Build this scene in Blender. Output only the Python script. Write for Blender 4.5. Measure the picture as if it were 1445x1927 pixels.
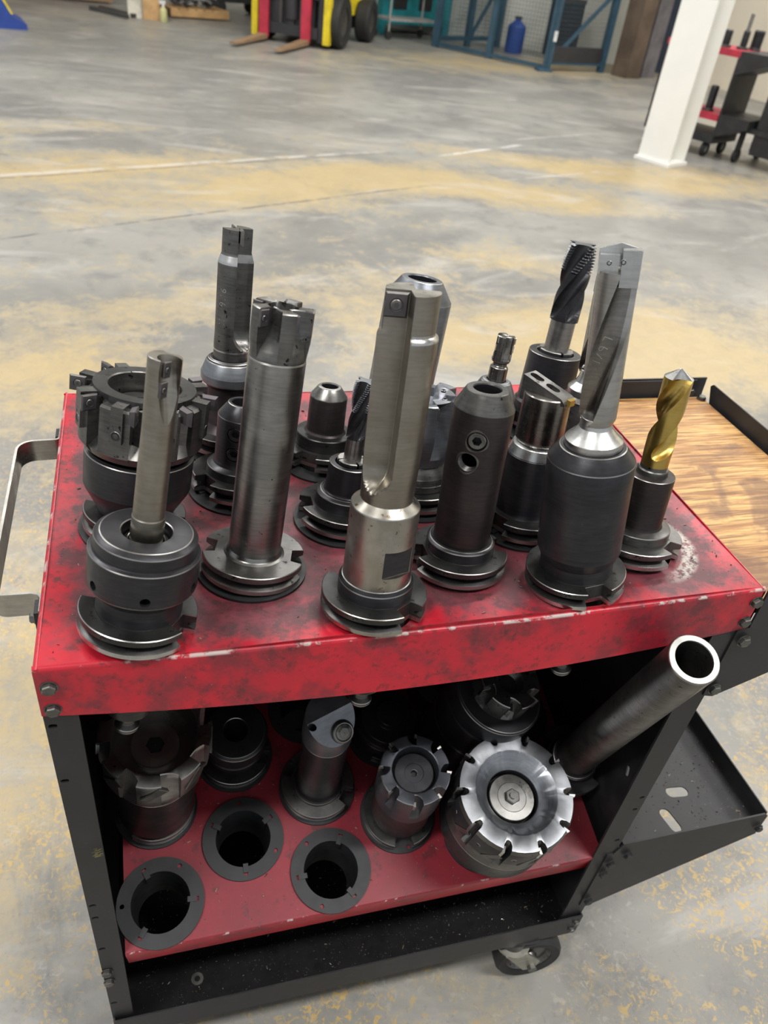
import bpy, math, random
from math import sin, cos, pi, radians as R, sqrt, atan2, asin
from mathutils import Matrix, Vector, Euler
random.seed(7)
for o in list(bpy.data.objects): bpy.data.objects.remove(o)
SC = bpy.context.scene; COL = SC.collection
FZ = -0.84                       # floor height; z = 0 is the top face of the red shelf of the cart

# ------------------------------------------------------------------ camera
cam = bpy.data.cameras.new('camera'); camo = bpy.data.objects.new('camera', cam); COL.objects.link(camo)
cam.sensor_fit = 'HORIZONTAL'; cam.sensor_width = 36; cam.lens = 36*1474.7/1445
camo.matrix_world = Matrix(((0.9614, 0.0655, -0.2673, 0.11075), (-0.2518, 0.6017, -0.758, -0.46414),
                            (0.1112, 0.796, 0.595, 0.49867), (0, 0, 0, 1)))
cam.clip_start = .02; cam.clip_end = 200
cam.dof.use_dof = True; cam.dof.focus_distance = .80; cam.dof.aperture_fstop = 11
SC.camera = camo
SC.view_settings.view_transform = 'Standard'; SC.view_settings.look = 'None'
SC.view_settings.gamma = 1; SC.view_settings.use_curve_mapping = False
SC.view_settings.exposure = 0.0

# ------------------------------------------------------------------ world and lights
w = bpy.data.worlds.new('world'); SC.world = w; w.use_nodes = True
bg = w.node_tree.nodes['Background']; bg.inputs[0].default_value = (.90, .95, 1, 1); bg.inputs[1].default_value = .62
def area(name, loc, sx, sy, power, col=(1, .98, .95), aim=None):
    l = bpy.data.lights.new(name, 'AREA'); l.shape = 'RECTANGLE'; l.size = sx; l.size_y = sy; l.energy = power; l.color = col
    o = bpy.data.objects.new(name, l); COL.objects.link(o); o.location = loc
    if aim: o.rotation_euler = (Vector(aim)-Vector(loc)).to_track_quat('-Z', 'Y').to_euler()
    return o
LIGHTS = [(-2.6, -1.5), (2.4, -1.5), (-2.6, 3.2), (2.4, 3.2), (7.0, 3.2), (-2.6, 8.0), (2.4, 8.0), (6.6, 8.0)]
for i, (x, y) in enumerate(LIGHTS):
    area('lamp_light', (x, y, 4.33), 2.4, .5, 165, (1, .99, .975))

# ------------------------------------------------------------------ material helpers
def srgb(r, g, b):
    f = lambda c: ((c/255+.055)/1.055)**2.4 if c/255 > .04045 else c/255/12.92
    return (f(r), f(g), f(b), 1)
class NT:
    def __init__(s, name):
        s.m = bpy.data.materials.new(name); s.m.use_nodes = True; s.t = s.m.node_tree
        s.b = s.t.nodes['Principled BSDF']; s.tc = s.t.nodes.new('ShaderNodeTexCoord')
        s.obj = s.tc.outputs['Object']
    def put(s, sock, v):
        if isinstance(v, bpy.types.NodeSocket): s.t.links.new(v, sock)
        elif v is not None:
            try: sock.default_value = v
            except Exception: sock.default_value = v[:3]
    def mth(s, op, a, b=None, c=None, clamp=False):
        n = s.t.nodes.new('ShaderNodeMath'); n.operation = op; n.use_clamp = clamp
        s.put(n.inputs[0], a)
        if b is not None: s.put(n.inputs[1], b)
        if c is not None: s.put(n.inputs[2], c)
        return n.outputs[0]
    def scale(s, v, sc):
        n = s.t.nodes.new('ShaderNodeMapping'); s.put(n.inputs[0], v); n.inputs['Scale'].default_value = sc
        return n.outputs[0]
    def mapping(s, v, loc, rz, sc):
        n = s.t.nodes.new('ShaderNodeMapping'); n.vector_type = 'TEXTURE'; s.put(n.inputs[0], v)
        n.inputs['Location'].default_value = loc; n.inputs['Rotation'].default_value = (0, 0, rz); n.inputs['Scale'].default_value = sc
        return n.outputs[0]
    def noise(s, sc, det=4, ro=.6, vec=None, dist=0):
        n = s.t.nodes.new('ShaderNodeTexNoise'); s.put(n.inputs['Vector'], vec or s.obj)
        n.inputs['Scale'].default_value = sc; n.inputs['Detail'].default_value = det; n.inputs['Roughness'].default_value = ro
        n.inputs['Distortion'].default_value = dist
        return n.outputs[0]
    def step(s, v, lo, hi):
        n = s.t.nodes.new('ShaderNodeMapRange'); n.interpolation_type = 'SMOOTHSTEP'; s.put(n.inputs[0], v)
        n.inputs[1].default_value = lo; n.inputs[2].default_value = hi
        return n.outputs[0]
    def lin(s, v, lo, hi, a, b):
        n = s.t.nodes.new('ShaderNodeMapRange'); s.put(n.inputs[0], v)
        for i, q in enumerate((lo, hi, a, b)): n.inputs[i+1].default_value = q
        return n.outputs[0]
    def mix(s, f, a, b):
        n = s.t.nodes.new('ShaderNodeMix'); n.data_type = 'RGBA'
        s.put(n.inputs[0], f); s.put(n.inputs[6], a); s.put(n.inputs[7], b); return n.outputs[2]
    def xyz(s, v=None):
        n = s.t.nodes.new('ShaderNodeSeparateXYZ'); s.put(n.inputs[0], v or s.obj); return n.outputs
    def length(s, v):
        n = s.t.nodes.new('ShaderNodeVectorMath'); n.operation = 'LENGTH'; s.put(n.inputs[0], v); return n.outputs['Value']
    def bump(s, h, st=.3, d=.001):
        n = s.t.nodes.new('ShaderNodeBump'); n.inputs['Strength'].default_value = st; n.inputs['Distance'].default_value = d
        s.put(n.inputs['Height'], h); s.t.links.new(n.outputs[0], s.b.inputs['Normal'])
    def out(s, col=None, rough=None, metal=None, spec=None):
        if col is not None: s.put(s.b.inputs['Base Color'], col)
        if rough is not None: s.put(s.b.inputs['Roughness'], rough)
        if metal is not None: s.put(s.b.inputs['Metallic'], metal)
        if spec is not None: s.put(s.b.inputs['Specular IOR Level'], spec)
        return s.m
def g(v, t=0): return (v*(1+t), v, v*(1-t), 1)
def metal(name, c1, c2, rough=.35, met=1.0, streak=(40, 40, 400), spot=None, spotc=(.02, .018, .016, 1), spotlo=.62, bump=.15):
    k = NT(name)
    big = k.step(k.noise(22, 4, .65), .38, .68)
    fine = k.noise(1, 3, .6, k.scale(k.obj, streak))
    f = k.mth('ADD', k.mth('MULTIPLY', big, .6), k.mth('MULTIPLY', k.step(fine, .3, .7), .4))
    col = k.mix(f, c1, c2)
    ro = k.lin(k.noise(30, 5, .7), .3, .7, rough-.09, rough+.1)
    if spot:
        sp = k.step(k.noise(spot, 4, .7), spotlo, spotlo+.05)
        col = k.mix(sp, col, spotc)
    k.bump(fine, bump, .0003)
    return k.out(col, ro, met)
def plain(name, col, rough=.5, met=0.0, var=.25, sc=8, spec=.5):
    k = NT(name); n = k.noise(sc, 5, .65)
    dark = tuple(c*(1-var) for c in col[:3])+(1,)
    return k.out(k.mix(k.step(n, .35, .68), col, dark), k.lin(k.noise(sc*3, 3), .3, .7, rough-.06, rough+.08), met, spec)

M = {}
M['oxide'] = metal('black_oxide', (.022, .022, .025, 1), (.045, .045, .05, 1), .36, .55, spot=160, spotc=(.16, .15, .14, 1), spotlo=.70)
M['oxide_brown'] = metal('brown_black_oxide', (.026, .021, .022, 1), (.055, .043, .042, 1), .40, .6, spot=170, spotc=(.16, .13, .12, 1), spotlo=.69)
M['flange'] = metal('flange_steel', (.040, .040, .040, 1), (.085, .084, .082, 1), .38, .85, spot=120)
M['dark'] = metal('dark_steel', (.10, .098, .095, 1), (.2, .195, .185, 1), .36, .9, spot=130)
M['steel'] = metal('worn_steel', (.23, .225, .215, 1), (.38, .372, .355, 1), .33, 1, spot=150, spotlo=.67)
M['bright'] = metal('bright_steel', (.46, .46, .455, 1), (.66, .66, .65, 1), .30, 1, spot=140, spotc=(.2, .18, .16, 1), spotlo=.7)
M['edge'] = metal('rubbed_edge', (.42, .41, .39, 1), (.25, .24, .23, 1), .36, 1)
M['warm'] = metal('nickel_brown_steel', (.25, .225, .185, 1), (.35, .325, .28, 1), .36, 1, spot=100, spotc=(.1, .085, .06, 1), spotlo=.7)
M['rusty'] = metal('stained_steel', (.32, .30, .26, 1), (.50, .48, .44, 1), .32, 1, streak=(60, 60, 20), spot=95, spotc=(.16, .105, .06, 1), spotlo=.61)
M['grey'] = metal('blue_grey_coating', (.14, .15, .165, 1), (.23, .24, .26, 1), .38, .8, spot=120, spotlo=.72)
M['flute'] = metal('polished_flute', (.16, .15, .14, 1), (.3, .285, .26, 1), .26, 1)
M['silver'] = metal('milled_silver_steel', (.34, .335, .32, 1), (.52, .51, .49, 1), .34, 1, spot=120, spotlo=.7)
M['greyl'] = metal('ground_grey_steel', (.24, .25, .27, 1), (.40, .41, .43, 1), .36, .95, spot=110, spotlo=.7)
M['greyd'] = metal('dark_blue_coating', (.06, .065, .078, 1), (.10, .105, .12, 1), .36, .7, spot=120, spotlo=.72)
M['carbide'] = metal('coated_carbide', (.06, .055, .06, 1), (.12, .105, .11, 1), .4, .5)
M['gold'] = metal('gold_nitride', (.50, .34, .09, 1), (.62, .44, .13, 1), .32, 1, spot=80, spotc=(.14, .09, .04, 1), spotlo=.66)
M['black'] = plain('black_hole', (.008, .008, .009, 1), .6)
M['plastic'] = plain('black_plastic', (.022, .023, .025, 1), .48, 0, .4, 30)
M['bolt'] = metal('zinc_bolt', (.10, .10, .095, 1), (.22, .22, .2, 1), .42, .9)
M['rubber'] = plain('black_rubber', (.02, .02, .02, 1), .7)
M['handle'] = metal('brushed_strap', (.36, .35, .32, 1), (.55, .54, .5, 1), .3, 1)
M['engrave'] = plain('scratched_line', (.5, .48, .45, 1), .5, .6)
def black_paint():
    k = NT('black_powder_coat'); n = k.noise(14, 5, .7); f = k.noise(140, 3, .7)
    col = k.mix(k.step(n, .4, .7), (.013, .0135, .015, 1), (.025, .025, .027, 1))
    col = k.mix(k.mth('MULTIPLY', k.step(k.noise(60, 6, .75), .66, .72), .7), col, (.11, .1, .09, 1))
    k.bump(f, .25, .0004); return k.out(col, k.lin(n, .3, .7, .42, .58))
M['paint'] = black_paint()
def red_paint(name, dirt, top):
    k = NT(name); x, y, z = k.xyz()
    n1 = k.noise(9, 6, .68, dist=.3); n2 = k.noise(38, 5, .7); n3 = k.noise(150, 4, .7)
    red = k.mix(k.step(n1, .35, .65), (.50, .012, .028, 1), (.36, .012, .026, 1))
    grime = (.085, .022, .026, 1)
    if top:
        # paint is dullest where the tools stand, brightest along the rims
        dx = k.mth('MINIMUM', x, k.mth('SUBTRACT', .70, x)); dy = k.mth('MINIMUM', y, k.mth('SUBTRACT', .452, y))
        de = k.mth('MINIMUM', dx, dy)
        e = k.mth('ADD', k.mth('MULTIPLY', n1, .55), k.mth('MULTIPLY', n2, .45))
        m = k.mth('ADD', e, k.lin(de, 0, .04, -.12, .11))
        m = k.step(m, .42-dirt, .62-dirt)
        vert = k.step(de, .0002, .003)
        mv = k.step(e, .46, .60)
        m = k.mth('ADD', k.mth('MULTIPLY', m, vert), k.mth('MULTIPLY', k.mth('MULTIPLY', mv, .62), k.mth('SUBTRACT', 1, vert)))
        col = k.mix(k.mth('MULTIPLY', m, .95), red, k.mix(k.step(n2, .42, .6), (.135, .030, .040, 1), (.075, .024, .030, 1)))
        col = k.mix(k.mth('MULTIPLY', k.step(k.noise(26, 6, .75), .54, .62), k.lin(vert, 0, 1, .45, .7)), col, (.045, .022, .022, 1))
        col = k.mix(k.mth('MULTIPLY', k.step(k.noise(70, 5, .75), .56, .64), .5), col, (.03, .018, .018, 1))
        # pale abraded ring beside the gold drill
        v = k.mapping(k.obj, (.598, .093, 0), 0, (1, 1, 1)); d = k.length(v)
        ring = k.mth('MULTIPLY', k.step(d, .050, .054), k.mth('SUBTRACT', 1, k.step(d, .063, .071)))
        side = k.step(k.mth('SUBTRACT', x, k.mth('MULTIPLY', y, .4)), .585, .62)
        ring = k.mth('MULTIPLY', k.mth('MULTIPLY', ring, side), k.step(n3, .38, .55))
        col = k.mix(ring, col, (.42, .38, .34, 1))
        # bare metal chipped off the folded rims
        uu = k.mth('MULTIPLY', x, 1/.7); zz_ = k.mth('ADD', z, k.mth('MULTIPLY', k.mth('MULTIPLY', uu, k.mth('SUBTRACT', 1, uu)), .026))
        near = k.mth('SUBTRACT', 1, k.step(k.mth('MAXIMUM', de, k.mth('MULTIPLY', zz_, -1)), .0014, .0036))
        chip = k.mth('MULTIPLY', near, k.step(k.mth('ADD', k.mth('MULTIPLY', n2, .5), k.mth('MULTIPLY', k.noise(12, 2), .5)), .52, .56))
        speck = k.step(n3, .72, .74)
        chip = k.mth('MAXIMUM', chip, speck)
    else:
        m = k.step(k.mth('ADD', k.mth('MULTIPLY', n1, .5), k.mth('MULTIPLY', n2, .5)), .50-dirt, .66-dirt)
        up = k.step(z, -.004, -.0008)
        m = k.mth('MULTIPLY', m, k.lin(up, 0, 1, .45, .9)); m = k.mth('MAXIMUM', m, k.mth('MULTIPLY', up, .62))  # besides grime, shade under the upper shelf is painted into the upward face
        col = k.mix(m, red, (.10, .02, .028, 1)); col = k.mix(k.mth('MULTIPLY', k.step(k.noise(30, 6, .75), .56, .64), .55), col, (.04, .018, .02, 1))
        near = k.mth('SUBTRACT', 1, k.step(k.mth('MAXIMUM', y, k.mth('MULTIPLY', z, -1)), .001, .003))
        chip = k.mth('MAXIMUM', k.mth('MULTIPLY', near, k.step(n2, .56, .6)), k.step(n3, .70, .72))
    col = k.mix(k.mth('MULTIPLY', chip, .85), col, (.50, .46, .42, 1))
    k.bump(n3, .25, .0004)
    return k.out(col, k.lin(m, 0, 1, .34, .5), 0, .5)
M['red_top'] = red_paint('worn_red_enamel', .03, True)
M['red_low'] = red_paint('dusty_shaded_red_enamel', .02, False)
def wood():
    k = NT('worn_plywood'); v = k.scale(k.obj, (5, 55, 5))
    n = k.noise(1, 6, .7, v, .9); n2 = k.noise(7, 4, .6, dist=1.0); n3 = k.noise(1, 3, .6, k.scale(k.obj, (14, 260, 14)))
    c = k.mix(k.step(n, .36, .62), (.60, .36, .13, 1), (.30, .14, .045, 1))
    c = k.mix(k.mth('MULTIPLY', k.step(n3, .5, .62), .7), c, (.16, .07, .025, 1))
    c = k.mix(k.mth('MULTIPLY', k.step(n2, .55, .66), .6), c, (.11, .05, .03, 1))
    k.bump(n, .5, .001); return k.out(c, .5)
M['wood'] = wood()
def floor_mat():
    k = NT('stained_concrete'); P = k.obj
    big = k.noise(.55, 5, .62, dist=.6); mid = k.noise(2.3, 6, .7, dist=.4); m2 = k.noise(8.5, 6, .75, dist=.6); fine = k.noise(42, 5, .8, dist=.4); vf = k.noise(110, 3, .7)
    grey = k.mix(k.step(big, .38, .62), (.185, .180, .168, 1), (.275, .266, .242, 1))
    grey = k.mix(k.mth('MULTIPLY', k.step(k.noise(5, 6, .7), .5, .68), .6), grey, (.15, .15, .148, 1))
    ell = [  # worn sealer patches: x, y, radius along, radius across, turn, weight
        (-.25, 4.75, 1.3, .38, .4, .22), (1.0, 4.55, 1.5, .5, .42, .26), (2.6, 4.6, 1.5, .4, -.35, .24), (3.6, 5.2, 1.5, .35, -.5, .2),
        (1.9, 2.45, 1.3, .42, .05, .26), (2.5, 2.0, 1.1, .4, -.2, .22), (-.28, 2.1, .55, .35, .2, .24), (-.1, 2.6, .5, .25, .2, .14),
        (-.5, 5.8, .8, .35, .3, .12), (5.5, 11.2, 3, 1.0, .3, .2), (4.2, 5.4, 1.6, .5, -.2, .2), (-.25, .7, .45, .75, 0, .17), (.9, 2.9, .8, .35, .2, .12),
        (.55, -.1, .35, .2, .5, .04), (1.25, .1, .35, .3, .3, .02), (1.9, 3.3, .7, .2, -.4, .12)]
    cold = [(1.2, 7.5, 4.5, 1.3, .25, .26), (3.3, 6.6, 1.8, .9, -.2, .2), (4.0, 4.1, 1.4, .6, .3, .18), (2.9, 3.7, 1.1, .35, -.3, .1), (0.0, 3.55, 1.0, .18, .45, .1),
            (.75, -.05, .5, .3, .3, .07), (-.08, .12, .12, .3, .2, .14)]
    acc = None
    for L, sg in ((ell, 1), (cold, -1)):
        for (x, y, a, b, t, wt) in L:
            d = k.length(k.mapping(P, (x, y, FZ), t, (a, b, 30)))
            q = k.mth('MULTIPLY', k.mth('SUBTRACT', 1, k.step(d, .1, 1.35)), wt*sg*.8)
            acc = q if acc is None else k.mth('ADD', acc, q)
    t = k.mth('ADD', k.mth('ADD', k.mth('MULTIPLY', big, .16), k.mth('MULTIPLY', mid, .30)), k.mth('ADD', k.mth('MULTIPLY', fine, .20), k.mth('MULTIPLY', m2, .34)))
    t = k.mth('ADD', t, acc)
    tan = k.step(t, .505, .575)
    tan2 = k.step(t, .585, .68)
    tan = k.mth('MULTIPLY', tan, k.lin(k.step(k.noise(14, 5, .75, dist=.5), .42, .58), 0, 1, .55, 1))
    col = k.mix(k.mth('MULTIPLY', tan, .78), grey, (.37, .305, .195, 1))
    col = k.mix(k.mth('MULTIPLY', tan2, .6), col, (.45, .335, .155, 1))
    sc = k.noise(1, 5, .7, k.scale(k.obj, (1.2, 3.4, 1)), .8)
    col = k.mix(k.mth('MULTIPLY', k.step(sc, .52, .68), .42), col, (.45, .43, .40, 1))
    col = k.mix(k.mth('MULTIPLY', k.step(k.noise(1, 6, .75, k.scale(k.obj, (3, 1.1, 1)), .6), .60, .72), .45), col, (.135, .135, .135, 1))
    col = k.mix(k.mth('MULTIPLY', k.step(vf, .60, .68), .25), col, (.12, .11, .10, 1))
    # saw-cut joints of the slab and the pale filler in one of them
    for (x, y, a, wd, c, f) in ((-.65, 4.5, .415, .035, (.52, .50, .47, 1), .6), (-.65, 4.44, .415, .012, (.1, .1, .1, 1), .7), (-.54, 3.46, .47, .012, (.10, .10, .10, 1), .8),
                                (3.28, 6.34, .45, .02, (.50, .48, .45, 1), .6), (2.41, 5.64, .55, .03, (.66, .65, .62, 1), .6), (2.7, 5.0, .4, .014, (.5, .49, .46, 1), .6)):
        v = k.mapping(P, (x, y, 0), a, (1, 1, 1)); X, Y, Z = k.xyz(v)
        line = k.mth('SUBTRACT', 1, k.step(k.mth('ABSOLUTE', k.mth('ADD', Y, k.mth('MULTIPLY', k.mth('SUBTRACT', mid, .5), .05))), wd*.5, wd))
        ln = 3.0 if x < 1 else 1.0
        line = k.mth('MULTIPLY', line, k.mth('MULTIPLY', k.step(X, -.3, .1), k.mth('SUBTRACT', 1, k.step(X, ln*.8, ln))))
        line = k.mth('MULTIPLY', line, k.step(k.noise(6, 5, .7), .38, .52))
        col = k.mix(k.mth('MULTIPLY', line, f), col, c)
    # worn speckle of old sealer near the cart
    nr = k.mth('SUBTRACT', 1, k.step(k.length(k.mapping(P, (.3, .3, FZ), 0, (1, 1, 30))), .6, 2.4))
    sp = k.mth('MULTIPLY', k.step(k.noise(75, 4, .7, dist=1.2), .52, .60), k.step(k.noise(3.1, 5, .7), .42, .54))
    col = k.mix(k.mth('MULTIPLY', k.mth('MULTIPLY', sp, nr), .85), col, (.50, .34, .11, 1))
    sp = k.mth('MULTIPLY', k.step(k.noise(55, 4, .75, dist=1.0), .54, .62), k.step(k.noise(4.3, 4, .7), .5, .6))
    col = k.mix(k.mth('MULTIPLY', k.mth('MULTIPLY', sp, nr), .5), col, (.40, .38, .34, 1))
    k.bump(fine, .15, .003)
    return k.out(col, k.lin(mid, .3, .7, .30, .5), 0, .45)
M['floor'] = floor_mat()

# ------------------------------------------------------------------ mesh helpers
class B:
    def __init__(s): s.v = []; s.f = []; s.m = []
    def add(s, V, F, mi=0, T=None):
        o = len(s.v)
        for p in V: s.v.append(tuple(T @ Vector(p)) if T is not None else tuple(p))
        for i, q in enumerate(F): s.f.append(tuple(o+j for j in q)); s.m.append(mi if isinstance(mi, int) else mi[i])
        return s
    def box(s, x0, x1, y0, y1, z0, z1, mi=0, T=None, bev=0):
        V = [(x, y, z) for z in (z0, z1) for y in (y0, y1) for x in (x0, x1)]
        return s.add(V, [(0, 2, 3, 1), (4, 5, 7, 6), (0, 1, 5, 4), (2, 6, 7, 3), (0, 4, 6, 2), (1, 3, 7, 5)], mi, T)
    def cyl(s, r, z0, z1, n=24, mi=0, T=None, r2=None):
        r2 = r if r2 is None else r2
        V = [(r*cos(2*pi*i/n), r*sin(2*pi*i/n), z0) for i in range(n)]+[(r2*cos(2*pi*i/n), r2*sin(2*pi*i/n), z1) for i in range(n)]
        return s.add(V, [(i, (i+1) % n, n+(i+1) % n, n+i) for i in range(n)]+[tuple(range(n-1, -1, -1)), tuple(range(n, 2*n))], mi, T)
    def obj(s, name, mats, parent=None, ang=35, recalc=False):
        me = bpy.data.meshes.new(name); me.from_pydata(s.v, [], s.f)
        for m in mats: me.materials.append(m if not isinstance(m, str) else M[m])
        me.polygons.foreach_set('material_index', [min(i, len(mats)-1) for i in s.m])
        if recalc:
            import bmesh; b = bmesh.new(); b.from_mesh(me); bmesh.ops.recalc_face_normals(b, faces=b.faces); b.to_mesh(me); b.free()
        me.update(); smooth(me, ang)
        o = bpy.data.objects.new(name, me); COL.objects.link(o); o.parent = parent
        return o
def smooth(me, ang=35):
    me.polygons.foreach_set('use_smooth', [True]*len(me.polygons)); me.set_sharp_from_angle(angle=R(19 if ang <= 35 else ang))
def link_mesh(name, me, parent=None):
    o = bpy.data.objects.new(name, me); COL.objects.link(o); o.parent = parent; return o
def chamf(pts, ch=.0006, mi=0, emi=1):
    """profile of (r,z) -> points with small edge chamfers and a material index per segment"""
    P = []; S = []
    n = len(pts)
    for i, p in enumerate(pts):
        if 0 < i < n-1 and ch > 0:
            a = Vector(pts[i-1][:2]); b = Vector(p[:2]); c = Vector(pts[i+1][:2]); u = b-a; v = c-b
            if u.length > 3*ch and v.length > 3*ch and abs(u.angle_signed(v)) > .45:
                convex = (u.x*v.y-u.y*v.x) > 0
                P.append(tuple(b-u.normalized()*ch)); S.append(emi if convex else mi); P.append(tuple(b+v.normalized()*ch)); S.append(mi)
                if len(p) > 2: S[-1] = p[2]
                continue
        P.append(tuple(p[:2])); S.append(p[2] if len(p) > 2 else mi)
    return P, S[:-1]
def lathe(b, pts, n=64, ch=.0006, mi=0, emi=1, T=None):
    P, S = chamf(pts, ch, mi, emi); V = []; F = []; Mi = []
    for (r, z) in P:
        for i in range(n): V.append((max(r, 1e-5)*cos(2*pi*i/n), max(r, 1e-5)*sin(2*pi*i/n), z))
    for j in range(len(P)-1):
        for i in range(n):
            k = (i+1) % n; F.append((j*n+i, j*n+k, (j+1)*n+k, (j+1)*n+i)); Mi.append(S[j])
    b.add(V, F, Mi, T); return b
def polar(b, angles, prof, S=None, mi=0, T=None):
    """columns at given angles (repeated angles make radial walls); prof(i, angle) -> [(r,z)...]"""
    cols = [prof(i, a) for i, a in enumerate(angles)]; m = len(cols[0]); n = len(angles); V = []; F = []; Mi = []
    for a, c in zip(angles, cols):
        for (r, z) in c: V.append((r*cos(a), r*sin(a), z))
    for i in range(n):
        k = (i+1) % n
        for j in range(m-1):
            F.append((i*m+j, k*m+j, k*m+j+1, i*m+j+1)); Mi.append(S[j] if S else mi)
    b.add(V, F, Mi, T); return b
def helix(b, sec, z0, z1, nz, na=96, mi=0, cap=True, mfun=None, tip=0, tw=0):
    """stack of star-shaped sections; sec(angle, z, t)->r"""
    V = []; F = []; Mi = []
    for j in range(nz+1):
        t = j/nz; z = z0+(z1-z0)*t
        for i in range(na):
            a = 2*pi*i/na+tw*t; r = sec(a, z, t); V.append((r*cos(a), r*sin(a), z))
    for j in range(nz):
        for i in range(na):
            k = (i+1) % na; F.append((j*na+i, j*na+k, (j+1)*na+k, (j+1)*na+i))
            Mi.append(mfun(2*pi*(i+.5)/na+tw*(j+.5)/nz, z0+(z1-z0)*(j+.5)/nz, (j+.5)/nz) if mfun else mi)
    o = len(V); V.append((0, 0, z1+tip))
    for i in range(na): F.append((nz*na+i, nz*na+(i+1) % na, o)); Mi.append(2 if cap else mi)
    V.append((0, 0, z0))
    for i in range(na): F.append(((i+1) % na, i, o+1)); Mi.append(mi)
    b.add(V, F, Mi); return b
def dirT(loc, d, roll=0):
    q = Vector(d).to_track_quat('Z', 'Y'); return Matrix.Translation(loc) @ q.to_matrix().to_4x4() @ Matrix.Rotation(roll, 4, 'Z')
def rz(a): return Matrix.Rotation(a, 4, 'Z')
def cut(o, cb):
    """real holes: subtract builder cb from object o"""
    c = cb.obj('cutter', [o.data.materials[0]], None, recalc=True); c.data.materials.clear()
    for m in o.data.materials: c.data.materials.append(m)
    c.matrix_world = Matrix()
    par = o.parent; o.parent = None
    md = o.modifiers.new('b', 'BOOLEAN'); md.operation = 'DIFFERENCE'; md.solver = 'EXACT'; md.object = c
    bpy.context.view_layer.update()
    me = bpy.data.meshes.new_from_object(o.evaluated_get(bpy.context.evaluated_depsgraph_get()))
    o.modifiers.clear(); old = o.data; me.name = old.name; o.data = me; bpy.data.objects.remove(c)
    smooth(me, 30); o.parent = par; return o
def circ(x, y, r, n=40): return [(x+r*cos(2*pi*i/n), y+r*sin(2*pi*i/n)) for i in range(n)]
def slot(x, y, l, w_, a=0, n=8):
    pts = []
    for s in (1, -1):
        for i in range(n+1):
            t = -pi/2+pi*i/n+(0 if s > 0 else pi); pts.append((s*(l-w_)/2+w_/2*cos(t), w_/2*sin(t)))
    return [(x+p*cos(a)-q*sin(a), y+p*sin(a)+q*cos(a)) for p, q in pts]
def rect(x, y, w_, h, a=0): return [(x+p*cos(a)-q*sin(a), y+p*sin(a)+q*cos(a)) for p, q in ((-w_/2, -h/2), (w_/2, -h/2), (w_/2, h/2), (-w_/2, h/2))]
def sheet(name, outer, holes, th, mats, parent=None, T=None):
    """flat sheet with real holes, lying in XY, top face at z=0 before T"""
    cu = bpy.data.curves.new(name, 'CURVE'); cu.dimensions = '2D'; cu.fill_mode = 'BOTH'; cu.extrude = th/2
    for loop in [outer]+holes:
        sp = cu.splines.new('POLY'); sp.points.add(len(loop)-1); sp.use_cyclic_u = True
        for p, q in zip(sp.points, loop): p.co = (q[0], q[1], 0, 1)
    t = bpy.data.objects.new('tmp', cu); COL.objects.link(t); bpy.context.view_layer.update()
    me = bpy.data.meshes.new_from_object(t.evaluated_get(bpy.context.evaluated_depsgraph_get()))
    bpy.data.objects.remove(t); me.name = name; me.materials.clear()
    for m in mats: me.materials.append(M[m])
    me.transform(Matrix.Translation((0, 0, -th/2)))
    if T is not None: me.transform(T)
    smooth(me, 30)
    return link_mesh(name, me, parent)
def meta(o, label=None, cat=None, group=None, kind=None):
    for k, v in (('label', label), ('category', cat), ('group', group), ('kind', kind)):
        if v: o[k] = v
    return o
def empty(name, loc, label, cat, rot=(0, 0, 0), group=None):
    o = bpy.data.objects.new(name, None); COL.objects.link(o); o.empty_display_size = .05
    o.location = loc; o.rotation_euler = rot; return meta(o, label, cat, group)
def facing(x, y): return atan2(-.464-y, .111-x)

# ------------------------------------------------------------------ the setting
def struct(name, b, mats, ang=35):
    o = b.obj(name, mats, None, ang); o['kind'] = 'structure'; return o
fl = B().add([(-9, -6, FZ), (12, -6, FZ), (12, 20, FZ), (-9, 20, FZ)], [(0, 1, 2, 3)])
struct('floor', fl, ['floor'])
M['wall'] = plain('cream_wall_paint', srgb(218, 208, 188), .8, 0, .1, 1.5)
M['wallw'] = plain('white_wall_paint', srgb(205, 205, 195), .8, 0, .12, 1.2)
M['white'] = plain('white_column_paint', srgb(235, 234, 228), .55, 0, .05, 2)
M['navy'] = plain('dark_door_paint', (.02, .028, .05, 1), .5)
M['brownp'] = plain('brown_column_paint', (.12, .085, .06, 1), .6, 0, .4, 3)
M['ceil'] = plain('ceiling_panel', (.72, .72, .70, 1), .9, 0, .1, 1)
def wall(name, a, b_, z1, mat, th=.15):
    d = Vector((b_[0]-a[0], b_[1]-a[1], 0)); L = d.length
    T = Matrix.Translation((a[0], a[1], 0)) @ rz(atan2(d.y, d.x))
    return struct(name, B().box(0, L, 0, th, FZ, z1, 0, T), [mat])
wall('wall_back', (2.6, 15.5), (8.1, 11.8), 4.4, 'wallw')
wall('wall_right', (8.1, 11.8), (9.6, -1.0), 4.4, 'wall')
wall('wall_left', (-8.5, 17.5), (2.6, 15.5), 4.4, 'wallw')
cg = B().box(-9, 12, -6, 20, 4.4, 4.5); struct('ceiling', cg, ['ceil'])
LM = NT('lamp_diffuser'); LM.b.inputs['Emission Color'].default_value = (1, .98, .95, 1); LM.b.inputs['Emission Strength'].default_value = 6; M['lamp'] = LM.m
M['white_metal'] = plain('white_enamel', (.7, .7, .7, 1), .4)
for i, (x, y) in enumerate(LIGHTS):
    t = empty('ceiling_light', (x, y, 4.34), 'white strip light fixed under the ceiling above the shop floor', 'lamp', group='strip lights under the ceiling')
    B().box(-1.24, 1.24, -.28, .28, .03, .06).obj('housing', ['white_metal'], t)
    B().box(-1.2, 1.2, -.25, .25, 0, .03).obj('diffuser', ['lamp'], t)
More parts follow.
